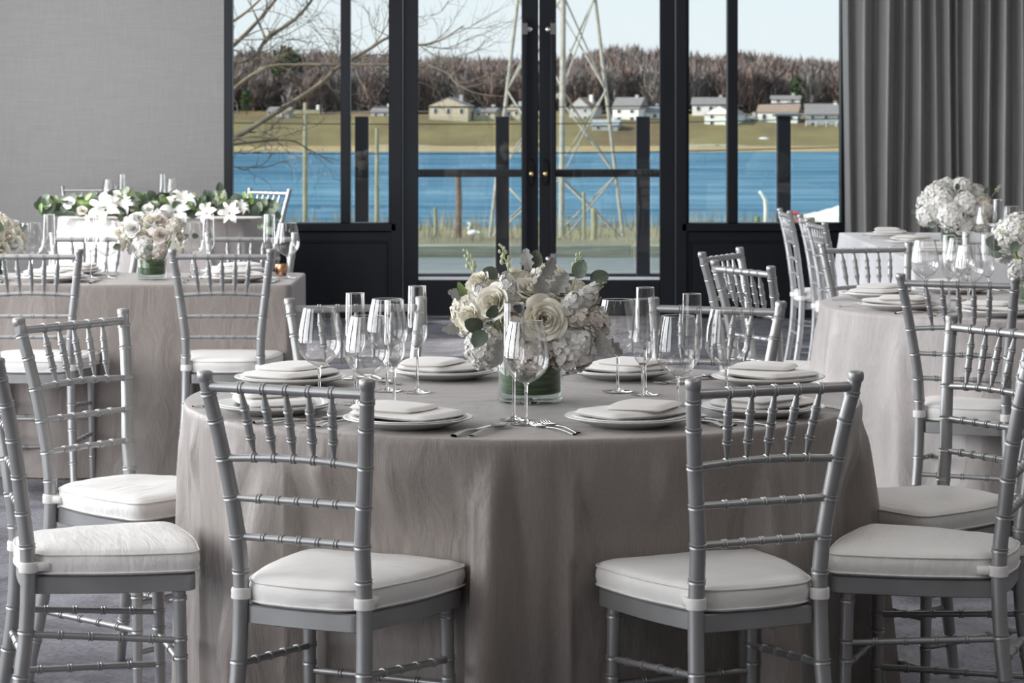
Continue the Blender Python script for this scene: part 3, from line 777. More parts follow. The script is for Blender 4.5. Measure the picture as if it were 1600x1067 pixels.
for k, xp, yp, lab in (('f', 1559, 312, 'flute right of the bouquet on the long white table'), ('w', 1540, 324, 'wine glass left of the flute on the long white table'), ('w', 1577, 323, 'wine glass at the right end of the long white table')):
    glass(k, xp, yp, lab, 'glasses on the long white table')

# ------------------------------------------------------------------ flowers
def petal(m, ang, w, Rr, H, curl, base_r=.06, nu=7, nv=6, ruff=.0, tilt=0, seed=0, point=0.0):
    """cupped petal around the z axis: ang = direction, w = half angular width, Rr = reach, H = height, curl = roll back of the tip"""
    def fn(u, v):
        x = 2 * u - 1; wid = w * (1 - point * v) * math.sqrt(max(.05, 1 - (max(0, v - .55) / .5) ** 2 * .75)); a = ang + x * wid
        r = Rr * (base_r + (1 - base_r) * math.sin(min(1, v * 1.05) * PI / 2) ** .9) * (1 - .05 * x * x) + curl * max(0, v - .55) ** 2 * 3
        z = H * v ** 1.1 * (1 - .16 * x * x * v) - curl * max(0, v - .7) ** 2 * 4 + tilt * v * v
        n = ruff * noise.noise(Vector((x * 2.2, v * 3, seed))) * v
        return Vector((r * math.cos(a), r * math.sin(a), z + n))
    m.grid(fn, nu, nv)
def rose_mesh(seed, openness=1.0):
    rnd = random.Random(seed); m = MB(); n = 24; ga = 2.39996
    for k in range(n):
        q = k / (n - 1); q2 = q ** 1.15
        Rr = .12 + (.80 * openness) * q2; H = (.95 - .45 * q * openness); cu = .02 + .30 * q * openness
        petal(m, k * ga + rnd.uniform(-.2, .2), (1.7 - 1.0 * q), Rr, H, cu, .25, 7, 6, .10 * q, 0, rnd.uniform(0, 50))
    return m
def sphere_pts(n, seed, zmin=-.55):
    rnd = random.Random(seed); out = []
    for i in range(n):
        z = 1 - (1 - zmin) * (i + .5) / n; a = i * 2.39996 + rnd.uniform(-.12, .12); r = math.sqrt(max(0, 1 - z * z)); out.append(Vector((r * math.cos(a), r * math.sin(a), z)))
    return out
def align(d): return Vector(d).to_track_quat('Z', 'Y').to_matrix().to_4x4()
def floret(m, M, r, np_, rnd):
    for k in range(np_):
        a = 2 * PI * k / np_ + rnd.uniform(-.15, .15); w = PI / np_ * 1.25
        rr = r * rnd.uniform(.85, 1.1); up = r * rnd.uniform(.05, .3); tip = r * rnd.uniform(-.15, .35)
        vs = [(0, 0, 0)]
        for da, q, z in ((-w, .50, up), (-w * .75, .92, tip + up * .5), (0, 1.05, tip), (w * .75, .92, tip + up * .5), (w, .50, up), (0, .55, up * .3)):
            vs.append((rr * q * math.cos(a + da), rr * q * math.sin(a + da), z))
        m.add(vs, [(0, 1, 6), (1, 2, 6), (2, 3, 6), (3, 4, 6), (4, 5, 6), (5, 0, 6)], M)
def hydrangea_mesh(seed, n=150, fr=.185, np_=4):
    rnd = random.Random(seed); m = MB()
    for p in sphere_pts(n, seed, -.6):
        d = p + Vector([rnd.uniform(-.25, .25) for _ in range(3)])
        floret(m, Matrix.Translation(p * rnd.uniform(.80, 1.0)) @ align(d) @ Matrix.Rotation(rnd.uniform(0, 6), 4, 'Z'), fr * rnd.uniform(.85, 1.15), np_, rnd)
    m.ball((0, 0, 0), .80, 12, 8); return m
def stock_mesh(seed):
    rnd = random.Random(seed); m = MB()
    for i in range(26):
        z = -.7 + 1.6 * i / 25; a = i * 2.4; r = .48 * (1 - .5 * max(0, z)); d = Vector((math.cos(a), math.sin(a), .35 + z * .5))
        M = Matrix.Translation((r * math.cos(a), r * math.sin(a), z)) @ align(d)
        floret(m, M, .36 * (1 - .3 * max(0, z)), 5, rnd); floret(m, M @ Matrix.Translation((0, 0, .06)) @ Matrix.Rotation(.6, 4, 'Z'), .24, 5, rnd)
    m.ball((0, 0, 0), .42, 8, 6, (1, 1, 1.7)); return m
def lily_mesh(seed):
    rnd = random.Random(seed); m = MB()
    for k in range(6):
        a = k * PI / 3 + rnd.uniform(-.08, .08); w = .20 if k % 2 else .28
        def fn(u, v, a=a, w=w):
            x = 2 * u - 1; wid = w * math.sin(PI * min(1, .08 + v * .92)) ** .8; r = .08 + 1.0 * v; z = .55 * math.sin(v * 2.0) - .35 * v ** 3
            side = x * wid
            return Vector((r * math.cos(a) - side * math.sin(a), r * math.sin(a) + side * math.cos(a), z + .08 * abs(x) * v + .02 * math.sin(v * 14) * x))
        m.grid(fn, 6, 10)
    return m
def leaf_mesh(kind, seed=0):
    m = MB(); rnd = random.Random(seed)
    def fn(u, v):
        x = 2 * u - 1; ww = math.sin(PI * v ** .85) ** .55
        if kind == 'round': w = .50 * ww
        elif kind == 'long': w = .26 * ww
        else: w = (.36 + .10 * math.sin(v * 22)) * ww
        y = v * 1.25; z = .12 * math.sin(v * 2.6) + .10 * abs(x) ** 1.5 * w * 2 + (.05 * noise.noise(Vector((x * 2, v * 3, seed + .5))))
        return Vector((x * w, y, z))
    m.grid(fn, 6, 14 if kind == 'lobed' else 9); m.sweep([fn(.5, 0) - Vector((0, .25, .02)), fn(.5, .05), fn(.5, .5), fn(.5, .95)], [.02, .02, .014, .005], 5)
    return m
def bud_sprig_mesh(seed, n=11):
    rnd = random.Random(seed); m = MB(); m.sweep([(0, 0, -.9), (.04, .02, -.3), (.0, 0, .3), (.02, 0, 1)], [.045, .04, .03, .02], 6)
    for i in range(n):
        z = .0 + 1.0 * i / (n - 1); a = i * 2.4; r = .20 * (1 - .55 * z) + .03; s_ = .105 * (1 - .45 * z)
        m.sweep([(0, 0, z - .12), (r * math.cos(a) * .7, r * math.sin(a) * .7, z - .03)], .015, 4)
        m.ball((r * math.cos(a), r * math.sin(a), z + .02), s_, 7, 5, (1, 1, 1.5))
    return m
def meshdata(m, name, mt): return m.mesh(name, mt, 180)
ROSES = [meshdata(rose_mesh(k, o_), 'rose', mt) for k, (o_, mt) in enumerate(((1.0, M_ROSE), (.8, M_ROSE), (.6, M_ROSE), (.9, M_WHITEP), (.8, M_BLUSHP)))]
HYDS = [meshdata(hydrangea_mesh(k), 'hydrangea', mt) for k, mt in enumerate((M_WHITEP, M_WHITEP, M_BLUSHP, M_ROSE))]
STOCKS = [meshdata(stock_mesh(k), 'stock_flower', mt) for k, mt in enumerate((M_WHITEP, M_WHITEP, M_BLUSHP))]
LILY = [meshdata(lily_mesh(k), 'lily', M_WHITEP) for k in range(2)]
ROUND = [meshdata(leaf_mesh('round', k), 'eucalyptus_leaf', M_LEAF) for k in range(3)]
LONG = [meshdata(leaf_mesh('long', k), 'green_leaf', M_GREEN) for k in range(2)]
LOBED = [meshdata(leaf_mesh('lobed', k), 'dusty_miller_leaf', M_SILVERLEAF) for k in range(3)]
SPRIG = [meshdata(bud_sprig_mesh(k), 'bud_sprig', M_BUD) for k in range(2)]
KIND = {'rose': ROSES[:3], 'wrose': [ROSES[3]], 'brose': [ROSES[4]], 'hyd': HYDS[:2], 'bhyd': [HYDS[2]], 'chyd': [HYDS[3]], 'stock': STOCKS[:2], 'bstock': [STOCKS[2]],
        'lily': LILY, 'round': ROUND, 'long': LONG, 'lobed': LOBED, 'sprig': SPRIG}
NAME = {'rose': 'rose', 'wrose': 'rose', 'brose': 'rose', 'hyd': 'hydrangea', 'bhyd': 'hydrangea', 'chyd': 'hydrangea', 'stock': 'stock_flower', 'bstock': 'stock_flower', 'lily': 'lily',
        'round': 'eucalyptus_leaf', 'long': 'green_leaf', 'lobed': 'dusty_miller_leaf', 'sprig': 'bud_sprig'}
FR = random.Random(77)
def bloom(root, kind, pos, dirn, r, idx=None, spin=None):
    ms = KIND[kind]; me = ms[idx % len(ms) if idx is not None else FR.randrange(len(ms))]
    o = bpy.data.objects.new(NAME[kind], me); C.objects.link(o); o.parent = root
    M = Matrix.Translation(pos) @ align(dirn) @ Matrix.Rotation(spin if spin is not None else FR.uniform(0, 6.28), 4, 'Z') @ Matrix.Scale(r, 4)
    o.matrix_local = M; return o
def leaf(root, kind, pos, tipdir, r, roll=None):
    # leaf meshes grow along +Y
    y = Vector(tipdir).normalized(); ref = Vector((0, -1, .3)) if abs(y.y) < .8 else Vector((0, 0, 1))
    x = y.cross(ref).normalized(); z = x.cross(y)
    M = Matrix((x, y, z)).transposed().to_4x4(); ms = KIND[kind]
    o = bpy.data.objects.new(NAME[kind], ms[FR.randrange(len(ms))]); C.objects.link(o); o.parent = root
    o.matrix_local = Matrix.Translation(pos) @ M @ Matrix.Rotation(roll if roll is not None else FR.uniform(-.5, .5), 4, 'Y') @ Matrix.Scale(r, 4)
    return o
def vase(root, r, h):
    m = MB(); m.lathe([(.0001, .0), (r - .004, .0), (r, .004), (r, h - .002), (r - .0015, h), (r - .003, h - .002), (r - .003, .012), (r - .008, .008), (.0001, .007)], 48)
    v = m.build('glass_vase', M_VASE, root, 60)
    m = MB(); m.lathe([(.0001, .020), (r * .80, .020), (r * .93, .024), (r * .93, h - .012), (r * .70, h - .006), (.0001, h - .006)], 40); m.build('leaf_wrap', M_WRAP, v, 60, 'dark green leaves rolled inside the glass')
    return v
M_VASE = thin_glass('clear_vase_glass', (.93, .96, .94), .5, 1.0)

def centerpiece(label, X, Y, manual, rx, rz, cz, vr, vh, seed, filler, group=None):
    root = thing('floral_centerpiece', label, 'centerpiece', (X, Y, ZT + .0015), 0, group)
    vase(root, vr, vh); base = MB()
    for k in range(18):
        a = k * 2.4; base.sweep([(vr * .5 * math.cos(a), vr * .5 * math.sin(a), vh * .4), (rx * .55 * math.cos(a), rx * .55 * math.sin(a), cz)], .003, 5)
    base.build('flower_stems', M_STEMG, root, 180)
    rnd = random.Random(seed)
    # filler dome
    pts = sphere_pts(filler[0], seed, -.45)
    for i, p in enumerate(pts):
        if manual and p.y < -.25: continue
        k = filler[1][i % len(filler[1])]
        pos = Vector((p.x * rx * .78, p.y * rx * .78, cz + p.z * rz * .78))
        sz = {'hyd': .062, 'chyd': .058, 'bhyd': .058, 'stock': .040}.get(k, .045) * filler[2]
        if k in ('round', 'lobed'): leaf(root, k, pos, p + Vector((0, 0, .2)), .055 * filler[2])
        else: bloom(root, k, pos, p, sz)
    for kind, dx, dz, depth, r, dirn in manual:
        pos = Vector((dx, depth, dz))
        if kind in ('round', 'lobed', 'long'): leaf(root, kind, pos, dirn, r)
        elif kind == 'sprig': bloom(root, kind, pos, dirn, r)
        else: bloom(root, kind, pos, dirn, r, idx=0 if kind == 'rose' and r > .044 else None)
    return root
def mp(x, y, cx, s, z0=ZT):   # photo pixel -> local offset (dx, dz) in a centrepiece standing at the scale s
    return (x - cx) / s, EYE - (y - HZ) / s - z0
def manual_list(L, cx, s, rx, rz, cz):
    out = []
    for kind, x, y, rpx, fwd, dirn in L:
        s2 = s * 1.025
        dx, dz = mp(x, y, cx, s2)
        q = min(.96, (dx / rx) ** 2 + ((dz - cz) / rz) ** 2); depth = -rx * math.sqrt(1 - q) * .72 - fwd
        if dirn is None: dirn = (dx / rx * .9, -1.1, (dz - cz) / rz * .7 + .1)
        out.append((kind, dx, dz, depth, rpx / s2, dirn))
    return out
s1 = FPX / 6.03
L1 = [('rose', 848, 500, 37, .025, (.12, -1, .12)), ('rose', 776, 478, 31, .0, (-.5, -.9, .35)), ('rose', 742, 500, 27, .0, (-.9, -.7, .1)), ('rose', 812, 512, 26, .0, (-.3, -1, 0)),
      ('rose', 828, 462, 26, .0, (.2, -.6, .8)), ('rose', 752, 452, 25, 0, (-.6, -.6, .7)), ('brose', 872, 462, 25, .0, (.3, -.7, .7)), ('rose', 872, 520, 26, -.01, (.4, -1, -.1)),
      ('stock', 795, 455, 27, .02, (-.1, -.5, .9)), ('stock', 755, 465, 22, .0, (-.5, -.5, .8)), ('stock', 893, 480, 27, .02, (.3, -.7, .7)), ('stock', 920, 468, 24, .0, (.7, -.4, .8)), ('bstock', 905, 500, 24, .02, (.6, -.7, .3)),
      ('hyd', 895, 545, 42, .0, (.5, -.9, -.3)), ('hyd', 760, 548, 34, .0, (-.5, -.9, -.3)), ('bhyd', 832, 552, 36, .0, (0, -1, -.3)), ('bhyd', 932, 515, 26, -.02, (1, -.3, 0)),
      ('lobed', 845, 470, 34, .03, (.0, -.3, 1)), ('lobed', 865, 462, 34, .02, (.6, -.2, .9)), ('lobed', 828, 430, 30, -.02, (-.1, -.1, 1)), ('lobed', 782, 532, 36, .03, (-.1, -.5, -.8)), ('lobed', 850, 440, 30, 0, (.4, 0, .8)),
      ('lobed', 925, 525, 42, .02, (.8, -.4, -.7)), ('lobed', 940, 540, 34, .0, (.8, -.2, -.5)), ('lobed', 718, 524, 24, .0, (-.9, -.2, .1)), ('lobed', 726, 470, 24, .0, (-.9, -.2, .3)),
      ('round', 755, 512, 26, .05, (-.9, -.3, .35)), ('round', 758, 516, 26, .055, (-.5, -.3, -.9)), ('round', 765, 497, 20, .05, (.35, -.3, .8)), ('round', 778, 440, 22, .0, (-.9, 0, .5)),
      ('round', 838, 426, 24, -.02, (.05, 0, 1)), ('round', 905, 442, 26, 0, (.35, 0, 1)), ('round', 925, 446, 26, .0, (.9, 0, .3)), ('round', 788, 520, 18, .04, (.6, -.3, .6)),
      ('long', 728, 470, 22, .0, (-.5, 0, .9)), ('sprig', 738, 428, 33, -.03, (-.35, 0, 1)), ('sprig', 792, 422, 34, -.03, (-.25, 0, 1)), ('sprig', 902, 436, 34, -.03, (.2, 0, 1)),
      ('sprig', 928, 462, 26, .0, (.8, -.2, .6)), ('sprig', 716, 472, 16, .0, (-.6, -.2, .8))]
centerpiece('cream rose and white hydrangea centerpiece in a leaf-lined glass vase on the front table', .043, 6.03, manual_list(L1, 830, s1, .185, .125, .185), .185, .125, .185, .077, .112, 3, (38, ['stock', 'rose', 'stock', 'chyd', 'rose', 'lobed', 'bstock'], .9))
s2 = FPX / 10.3
L2 = [('wrose', 211, 362, 15, .03, (-.2, -1, .2)), ('wrose', 214, 348, 13, 0, (-.2, -.8, .7)), ('rose', 188, 370, 13, 0, (-.8, -.8, .2)), ('brose', 256, 372, 16, .03, (.1, -1, .1)), ('rose', 238, 352, 14, 0, (0, -.7, .8)),
      ('brose', 250, 352, 14, 0, (.3, -.7, .7)), ('hyd', 225, 392, 19, .0, (-.2, -1, -.2)), ('bhyd', 250, 394, 16, 0, (.2, -1, -.2)), ('rose', 278, 376, 14, 0, (.8, -.6, .2)), ('chyd', 272, 358, 14, 0, (.7, -.6, .5)),
      ('lobed', 208, 385, 16, .04, (0, -.4, -.8)), ('lobed', 265, 350, 14, 0, (.4, -.3, 1)), ('round', 190, 388, 11, .03, (-.8, 0, -.3)), ('round', 236, 386, 10, .05, (.5, 0, -.6)), ('round', 188, 352, 10, 0, (-.5, 0, .8)), ('round', 300, 374, 9, 0, (.9, 0, -.1))]
centerpiece('white and blush rose bouquet in a dark green vase on the left rectangular table', -1.455, 10.35, manual_list(L2, 235, s2, .14, .11, .155), .14, .11, .155, .058, .085, 9, (22, ['hyd', 'rose', 'brose', 'lobed', 'chyd'], .78))
centerpiece('cream rose bouquet cut by the left frame edge on the left rectangular table', -2.10, 10.35, [], .125, .105, .155, .058, .085, 14, (34, ['rose', 'rose', 'wrose', 'rose', 'round', 'rose'], .95))
s5 = FPX / 13.1
centerpiece('big white hydrangea bouquet on the long white table before the curtain', 2.27, 13.1, manual_list([('hyd', 1447, 338, 22, .0, (-.9, -.8, .1)), ('hyd', 1478, 340, 24, .03, (0, -1, 0)), ('hyd', 1466, 315, 20, 0, (-.4, -.6, .8)), ('hyd', 1502, 322, 22, 0, (.2, -.8, .5)), ('chyd', 1522, 348, 18, 0, (.6, -.8, 0)),
     ('hyd', 1498, 354, 18, .03, (.3, -1, -.2)), ('chyd', 1530, 325, 15, 0, (.8, -.6, .4)), ('brose', 1540, 318, 9, 0, (.8, -.6, .4)), ('round', 1452, 348, 10, .06, (-.4, 0, -.4)), ('round', 1484, 352, 9, .08, (.2, 0, -.8)), ('round', 1432, 336, 10, 0, (-1, 0, .1)), ('round', 1490, 300, 9, 0, (0, 0, 1)), ('round', 1495, 312, 11, 0, (0, 0, 1)),
     ('round', 1538, 306, 9, 0, (.3, 0, 1)), ('sprig', 1455, 300, 10, 0, (-.1, 0, 1)), ('sprig', 1556, 302, 12, 0, (.6, 0, .8))], 1493, s5, .185, .135, .185), .185, .13, .185, .075, .10, 21, (30, ['hyd', 'hyd', 'chyd', 'rose'], .95))
centerpiece('leafy white bouquet cut by the right frame edge on the right round table', 1.845, 9.0, manual_list([('round', 1575, 380, 15, .05, (-.4, 0, -.6)), ('round', 1588, 378, 16, .05, (.5, 0, -.4)), ('wrose', 1590, 398, 16, .03, (-.2, -1, .2)), ('hyd', 1584, 430, 20, .0, (-.5, -1, -.2)), ('lobed', 1568, 405, 18, .04, (-.8, 0, -.3)), ('lobed', 1580, 425, 18, .05, (-.2, 0, -.8)),
     ('sprig', 1562, 372, 14, 0, (-.7, 0, .5)), ('sprig', 1590, 362, 13, 0, (-.2, 0, 1)), ('round', 1598, 350, 12, 0, (.2, 0, 1)), ('chyd', 1610, 400, 20, 0, (.1, -1, .3))], 1617, FPX / 9.0, .15, .13, .20), .15, .12, .19, .07, .11, 33, (30, ['hyd', 'rose', 'round', 'lobed', 'hyd'], 1.0))

def garland():
    root = thing('flower_garland', 'long garland of white lilies, roses and eucalyptus lying on the table by the grey wall', 'garland', (-2.24, 15.98, ZT + .002), 0)
    rnd = random.Random(4); s = FPX / 15.98
    m = MB(); m.sweep([((x - 5) * .14, .02 * math.sin(x), .035) for x in range(11)], .02, 6); m.build('garland_core', M_LEAF, root, 180)
    for i in range(330):
        u = rnd.random(); x = -.70 + 1.42 * u; hh = .10 * math.sin(PI * (.12 + .8 * u)) ** .5
        pos = Vector((x, rnd.uniform(-.10, .12), .03 + rnd.random() * hh)); d = Vector((rnd.uniform(-1, 1), rnd.uniform(-.9, .3), rnd.uniform(-.2, 1)))
        leaf(root, 'round' if rnd.random() < .65 else 'long', pos, d, rnd.uniform(.04, .07))
    # spilling end at the right
    for i in range(16):
        leaf(root, 'round', Vector((.66 + .10 * rnd.random(), rnd.uniform(-.12, .0), .10 - .16 * i / 16)), (rnd.uniform(.2, 1), -.3, -.6), .05)
    for kind, x, y, r, d in (('wrose', 113, 316, 11, (-.2, -.8, .5)), ('rose', 133, 327, 10, (0, -1, .3)), ('lily', 170, 325, 27, (-.2, -.9, .5)), ('lily', 190, 318, 25, (.4, -.6, .8)), ('rose', 209, 321, 9, (.2, -.9, .3)),
                             ('wrose', 235, 325, 10, (.1, -.9, .4)), ('rose', 262, 327, 10, (.2, -.9, .2)), ('lily', 278, 328, 25, (.3, -.8, .6)), ('lily', 290, 312, 22, (.3, -.5, 1)), ('rose', 245, 318, 8, (0, -.7, .6)),
                             ('lily', 327, 330, 17, (-.2, -.9, .4)), ('lily', 362, 330, 18, (.1, -1, .3)), ('lily', 379, 322, 14, (.5, -.6, .6)), ('wrose', 165, 336, 9, (0, -1, 0)), ('sprig', 342, 310, 12, (-.1, 0, 1)), ('sprig', 350, 306, 12, (.3, 0, 1))):
        dx, dz = (x - 800) / s + 2.24, EYE - (y - HZ) / s - ZT
        bloom(root, kind, Vector((dx, -.12 if kind == 'lily' else -.09, dz - .01)), d, r / s)
    leaf(root, 'round', Vector((.41, 0, .17)), (.1, 0, 1), .05); leaf(root, 'round', Vector((.39, 0, .13)), (-.2, 0, 1), .04)
garland()
# small copper votive at the corner of the left table
v = thing('votive_cup', 'small copper votive cup at the right corner of the left rectangular table', 'votive', (-.955, 10.62, ZT + .0015))
m = MB(); m.lathe([(.0001, 0), (.022, 0), (.027, .006), (.029, .03), (.026, .045), (.024, .045), (.026, .03), (.023, .008), (.0001, .006)], 20); m.build('cup', mat('copper', (.7, .38, .22), .25, 1.0), v, 60)
m = MB(); m.lathe([(.0001, .007), (.021, .007), (.021, .028), (.0001, .028)], 16); m.sweep([(0, 0, .028), (0, 0, .034)], .001, 5); m.build('candle', M_CUSH, v, 60)
#OUTSIDE#

# ------------------------------------------------------------------ outside
def simple(name, c1, c2, scale=1.0, rough=.9, sc=(1, 1, 1), det=4, lo=.35, hi=.65):
    def bb(nt, b): nt.links.new(ramp(nt, noise_n(nt, coords(nt, sc), scale, det, .6), [(lo, c1), (hi, c2)]), b.inputs['Base Color'])
    return mat(name, c1, rough, spec=.2, build=bb)
M_DECK = simple('weathered_deck_boards', (.16, .17, .17), (.25, .26, .25), 3, .8, (1, 6, 6))
M_TIMBER = simple('grey_green_timber', (.20, .21, .17), (.32, .33, .27), 4, .8, (.5, 4, 8))
M_BANK = simple('dry_grass_bank', (.19, .16, .10), (.32, .28, .18), .25, 1, (1, .3, 1), 6)
M_SHORE = simple('far_grass', (.15, .10, .055), (.25, .20, .085), .05, 1, (1, .5, 2), 6)
M_SAND = simple('tan_beach', (.38, .26, .12), (.46, .34, .18), .1)
M_HILL = simple('leafless_wood_floor', (.13, .10, .09), (.20, .165, .15), .06, 1, (1, 1, .4), 6)
def b_water(nt, b):
    n1 = noise_n(nt, coords(nt, (.03, .16, 1)), 1.0, 6, .7, .6); n2 = noise_n(nt, coords(nt, (.004, .012, 1)), 1, 2)
    m = nt.nodes.new('ShaderNodeMath'); m.operation = 'MULTIPLY_ADD'; m.inputs[1].default_value = .65; nt.links.new(n1, m.inputs[0])
    m2 = nt.nodes.new('ShaderNodeMath'); m2.operation = 'MULTIPLY'; m2.inputs[1].default_value = .35; nt.links.new(n2, m2.inputs[0]); nt.links.new(m2.outputs[0], m.inputs[2])
    nt.links.new(ramp(nt, m.outputs[0], [(.40, (.040, .105, .175)), (.49, (.082, .185, .275)), (.58, (.16, .29, .38))]), b.inputs['Base Color'])
M_WATER = mat('blue_lake_water', (.1, .3, .5), .75, spec=.03, build=b_water)
o = MB().box(-14, 14, WY + .2, 21.9, -.3, -.06).build('deck', M_DECK, None, 0); tag(o, 'grey deck outside between the doors and the glass railing', 'deck')
for i in range(26):
    y0 = WY + .25 + i * .14; MB().bbox(-8, 8, y0, y0 + .134, -.06, -.045, .003).build('deck_board', M_DECK, o, 0)
slab_o = MB().box(-14, 14, 22.1, 25.6, -.4, -.055).build('lower_terrace', M_DECK, None, 0); tag(slab_o, 'grey boarded terrace beyond the glass railing', 'terrace')
for i in range(12):
    y0 = 22.15 + i * .285; MB().bbox(-10, 10, y0, y0 + .275, -.056, -.035, .004).build('terrace_board', M_DECK, slab_o, 0)
tb = thing('timber_edge', 'low weathered timber edge at the end of the terrace', 'timber edge', (0, 25.7, 0))
for k in range(-3, 4):
    MB().bbox(k * 2.4 - 1.19, k * 2.4 + 1.19, -.08, .08, -.10, .085, .01).build('timber', M_TIMBER, tb)
rl = thing('glass_railing', 'black-posted glass railing on the terrace outside the windows', 'railing', (0, 22, 0))
for k in range(-3, 6):
    X = (785 - 800) / 182 + 1.208 * (k)
    m = MB(); m.bbox(X - .058, X + .058, -.05, .05, -.06, 1.385, .006); m.build('post', M_FRAME, rl)
    if k == 2: MB().bbox(X - .09, X + .16, -.07, .07, 1.385, 1.41, .004).build('post_cap', M_CHROME, rl)
    if k < 5: MB().box(X + .075, X + 1.133, -.006, .006, .06, 1.385).build('glass_panel', M_RAILGLASS, rl, 0)
MB().bbox(-3.8, 6, -.04, .04, -.03, .035, .006).build('base_rail', M_FRAME, rl)
# ground falling to the water, lake, far bank
def terrain(name, x0, x1, prof, m, nx=60, amp=0.0, sm=180, kind='structure'):
    b = MB(); ny = len(prof) - 1
    def fn(u, v):
        j = v * ny; k = min(ny - 1, int(j)); t = j - k; Y = prof[k][0] + (prof[k + 1][0] - prof[k][0]) * t; Z = prof[k][1] + (prof[k + 1][1] - prof[k][1]) * t
        X = x0 + (x1 - x0) * u; return Vector((X, Y, Z + amp * noise.noise(Vector((X * .05, Y * .05, 0)))))
    b.grid(fn, nx, ny * 3); o = b.build(name, m, None, sm); o['kind'] = kind; return o
terrain('bank', -90, 90, [(25.6, -.25), (35, -.55), (60, -1.7), (110, -3.9), (170, -6.4), (205, -8.6)], M_BANK, 60, .25)
W = MB().add([(-400, 195, -8), (500, 195, -8), (500, 600, -8), (-400, 600, -8)], [(0, 1, 2, 3)]).build('lake', M_WATER, None, 0); W['kind'] = 'structure'
terrain('far_beach', -170, 200, [(560, -8.3), (568, -7.6), (585, -7.0)], M_SAND, 60, .2)
terrain('far_meadow', -170, 200, [(584, -7.0), (600, -5.0), (625, -1.5), (660, 1.2)], M_SHORE, 90, .8)
CREST = [(300, 85), (445, 82), (610, 92), (800, 97), (900, 92), (980, 76), (1028, 84), (1075, 86), (1137, 92), (1180, 84), (1240, 100), (1320, 100), (1500, 95)]
def crest(xp):
    for (a, ya), (b, yb) in zip(CREST, CREST[1:]):
        if a <= xp <= b: return ya + (yb - ya) * (xp - a) / (b - a)
    return 92
hb = MB()
def hill_z(X, Y):
    t = max(0, min(1, (Y - 655) / 150)); top = EYE + (HZ - crest(800 + X * 5.2) - 22) / 5.0 - 5
    return .8 + (top - .8) * (t ** .8) + 1.2 * noise.noise(Vector((X * .02, Y * .03, 3)))
hb.grid(lambda u, v: Vector((-180 + 400 * u, 650 + 160 * v, hill_z(-180 + 400 * u, 650 + 160 * v))), 90, 24)
o = hb.build('far_hillside', M_HILL, None, 180); o['kind'] = 'structure'
# leafless trees: fans of fine branches
M_TWIG = [simple('bare_twigs', (.15, .118, .108), (.25, .205, .19), .3), simple('bare_twigs_reddish', (.17, .12, .105), (.26, .20, .18), .3), simple('bare_twigs_grey', (.19, .17, .16), (.29, .268, .25), .3)]
M_PINE = simple('pine_needles', (.035, .06, .025), (.09, .12, .05), .5)
def bare_tree_mesh(seed, m_):
    rnd = random.Random(seed); m = MB(); m.sweep([(0, 0, -.1), (.01, 0, .25), (0, .01, .5)], [.022, .017, .009], 5)
    for i in range(170):
        a = rnd.uniform(0, 2 * PI); z0 = rnd.uniform(.10, .62); sp = rnd.uniform(.05, .36); z1 = min(1.02, z0 + rnd.uniform(.12, .42)); z1 -= sp * sp * .9
        p0 = Vector((.04 * math.cos(a) + rnd.uniform(-.12, .12), .04 * math.sin(a) + rnd.uniform(-.12, .12), z0)); p1 = Vector((sp * math.cos(a), sp * math.sin(a), z1)); w = rnd.uniform(.007, .021)
        sd = Vector((-math.sin(a + rnd.uniform(-1, 1)), math.cos(a + rnd.uniform(-1, 1)), 0)) * w
        mid = p0.lerp(p1, .6)
        m.add([p0 - sd * .3, p0 + sd * .3, mid + sd, p1, mid - sd], [(0, 1, 2, 3, 4)])
    return m.mesh('bare_tree', m_, 0)
TREES = [bare_tree_mesh(k, M_TWIG[k % 3]) for k in range(7)]
def pine_mesh(seed):
    rnd = random.Random(seed); m = MB(); m.sweep([(0, 0, -.05), (0, 0, .9)], [.025, .006], 6)
    for i in range(420):
        z = rnd.uniform(.22, 1.0); r = .30 * (1 - (z - .55) ** 2 * 3.2) if z > .55 else .30 * (z / .55) ** .5; a = rnd.uniform(0, 2 * PI); q = rnd.uniform(.4, 1) * max(.05, r)
        c = Vector((q * math.cos(a), q * math.sin(a), z)); w = .06
        m.add([c + Vector([rnd.uniform(-w, w) for _ in range(3)]) for _ in range(4)], [(0, 1, 2), (0, 2, 3), (0, 1, 3)])
    return m.mesh('pine_tree', M_PINE, 0)
tr = random.Random(5)
cand = []
for i in range(2400):
    Y = 655 + 150 * tr.random() ** 1.1; xp = tr.uniform(335, 1345) if i < 1500 else tr.choice((tr.uniform(60, 335), tr.uniform(1345, 1650))); X = (xp - 800) * Y / FPX; cand.append((X, Y, tr.uniform(8.5, 13.5), tr.randrange(7)))
for i in range(170):
    xp = 70 + i * 9.3; Y = tr.uniform(798, 806); cand.append(((xp - 800) * Y / FPX, Y, tr.uniform(9, 12.5), tr.randrange(7)))
cand.sort(key=lambda c: -c[2] / c[1] + (1 if not 355 < 800 + c[0] * FPX / c[1] < 1325 else 0))
rest = {k: MB() for k in range(3)}
for i, (X, Y, h, k) in enumerate(cand):
    z = hill_z(X, Y) - .3
    if i < 300:
        o = bpy.data.objects.new('bare_tree', TREES[k]); C.objects.link(o); o.location = (X, Y, z); o.scale = (h * 1.15, h * 1.15, h); o.rotation_euler = (0, 0, tr.uniform(0, 6))
        tag(o, 'leafless brown tree in the woods across the lake', 'tree', 'leafless trees across the lake')
    else:
        M = Matrix.Translation((X, Y, z)) @ Matrix.Rotation(tr.uniform(0, 6), 4, 'Z') @ Matrix.Diagonal((h * 1.15, h * 1.15, h, 1))
        me = TREES[k]; rest[k % 3].add([tuple(v.co) for v in me.vertices], [tuple(p.vertices) for p in me.polygons], M)
allr = MB(); mi = []
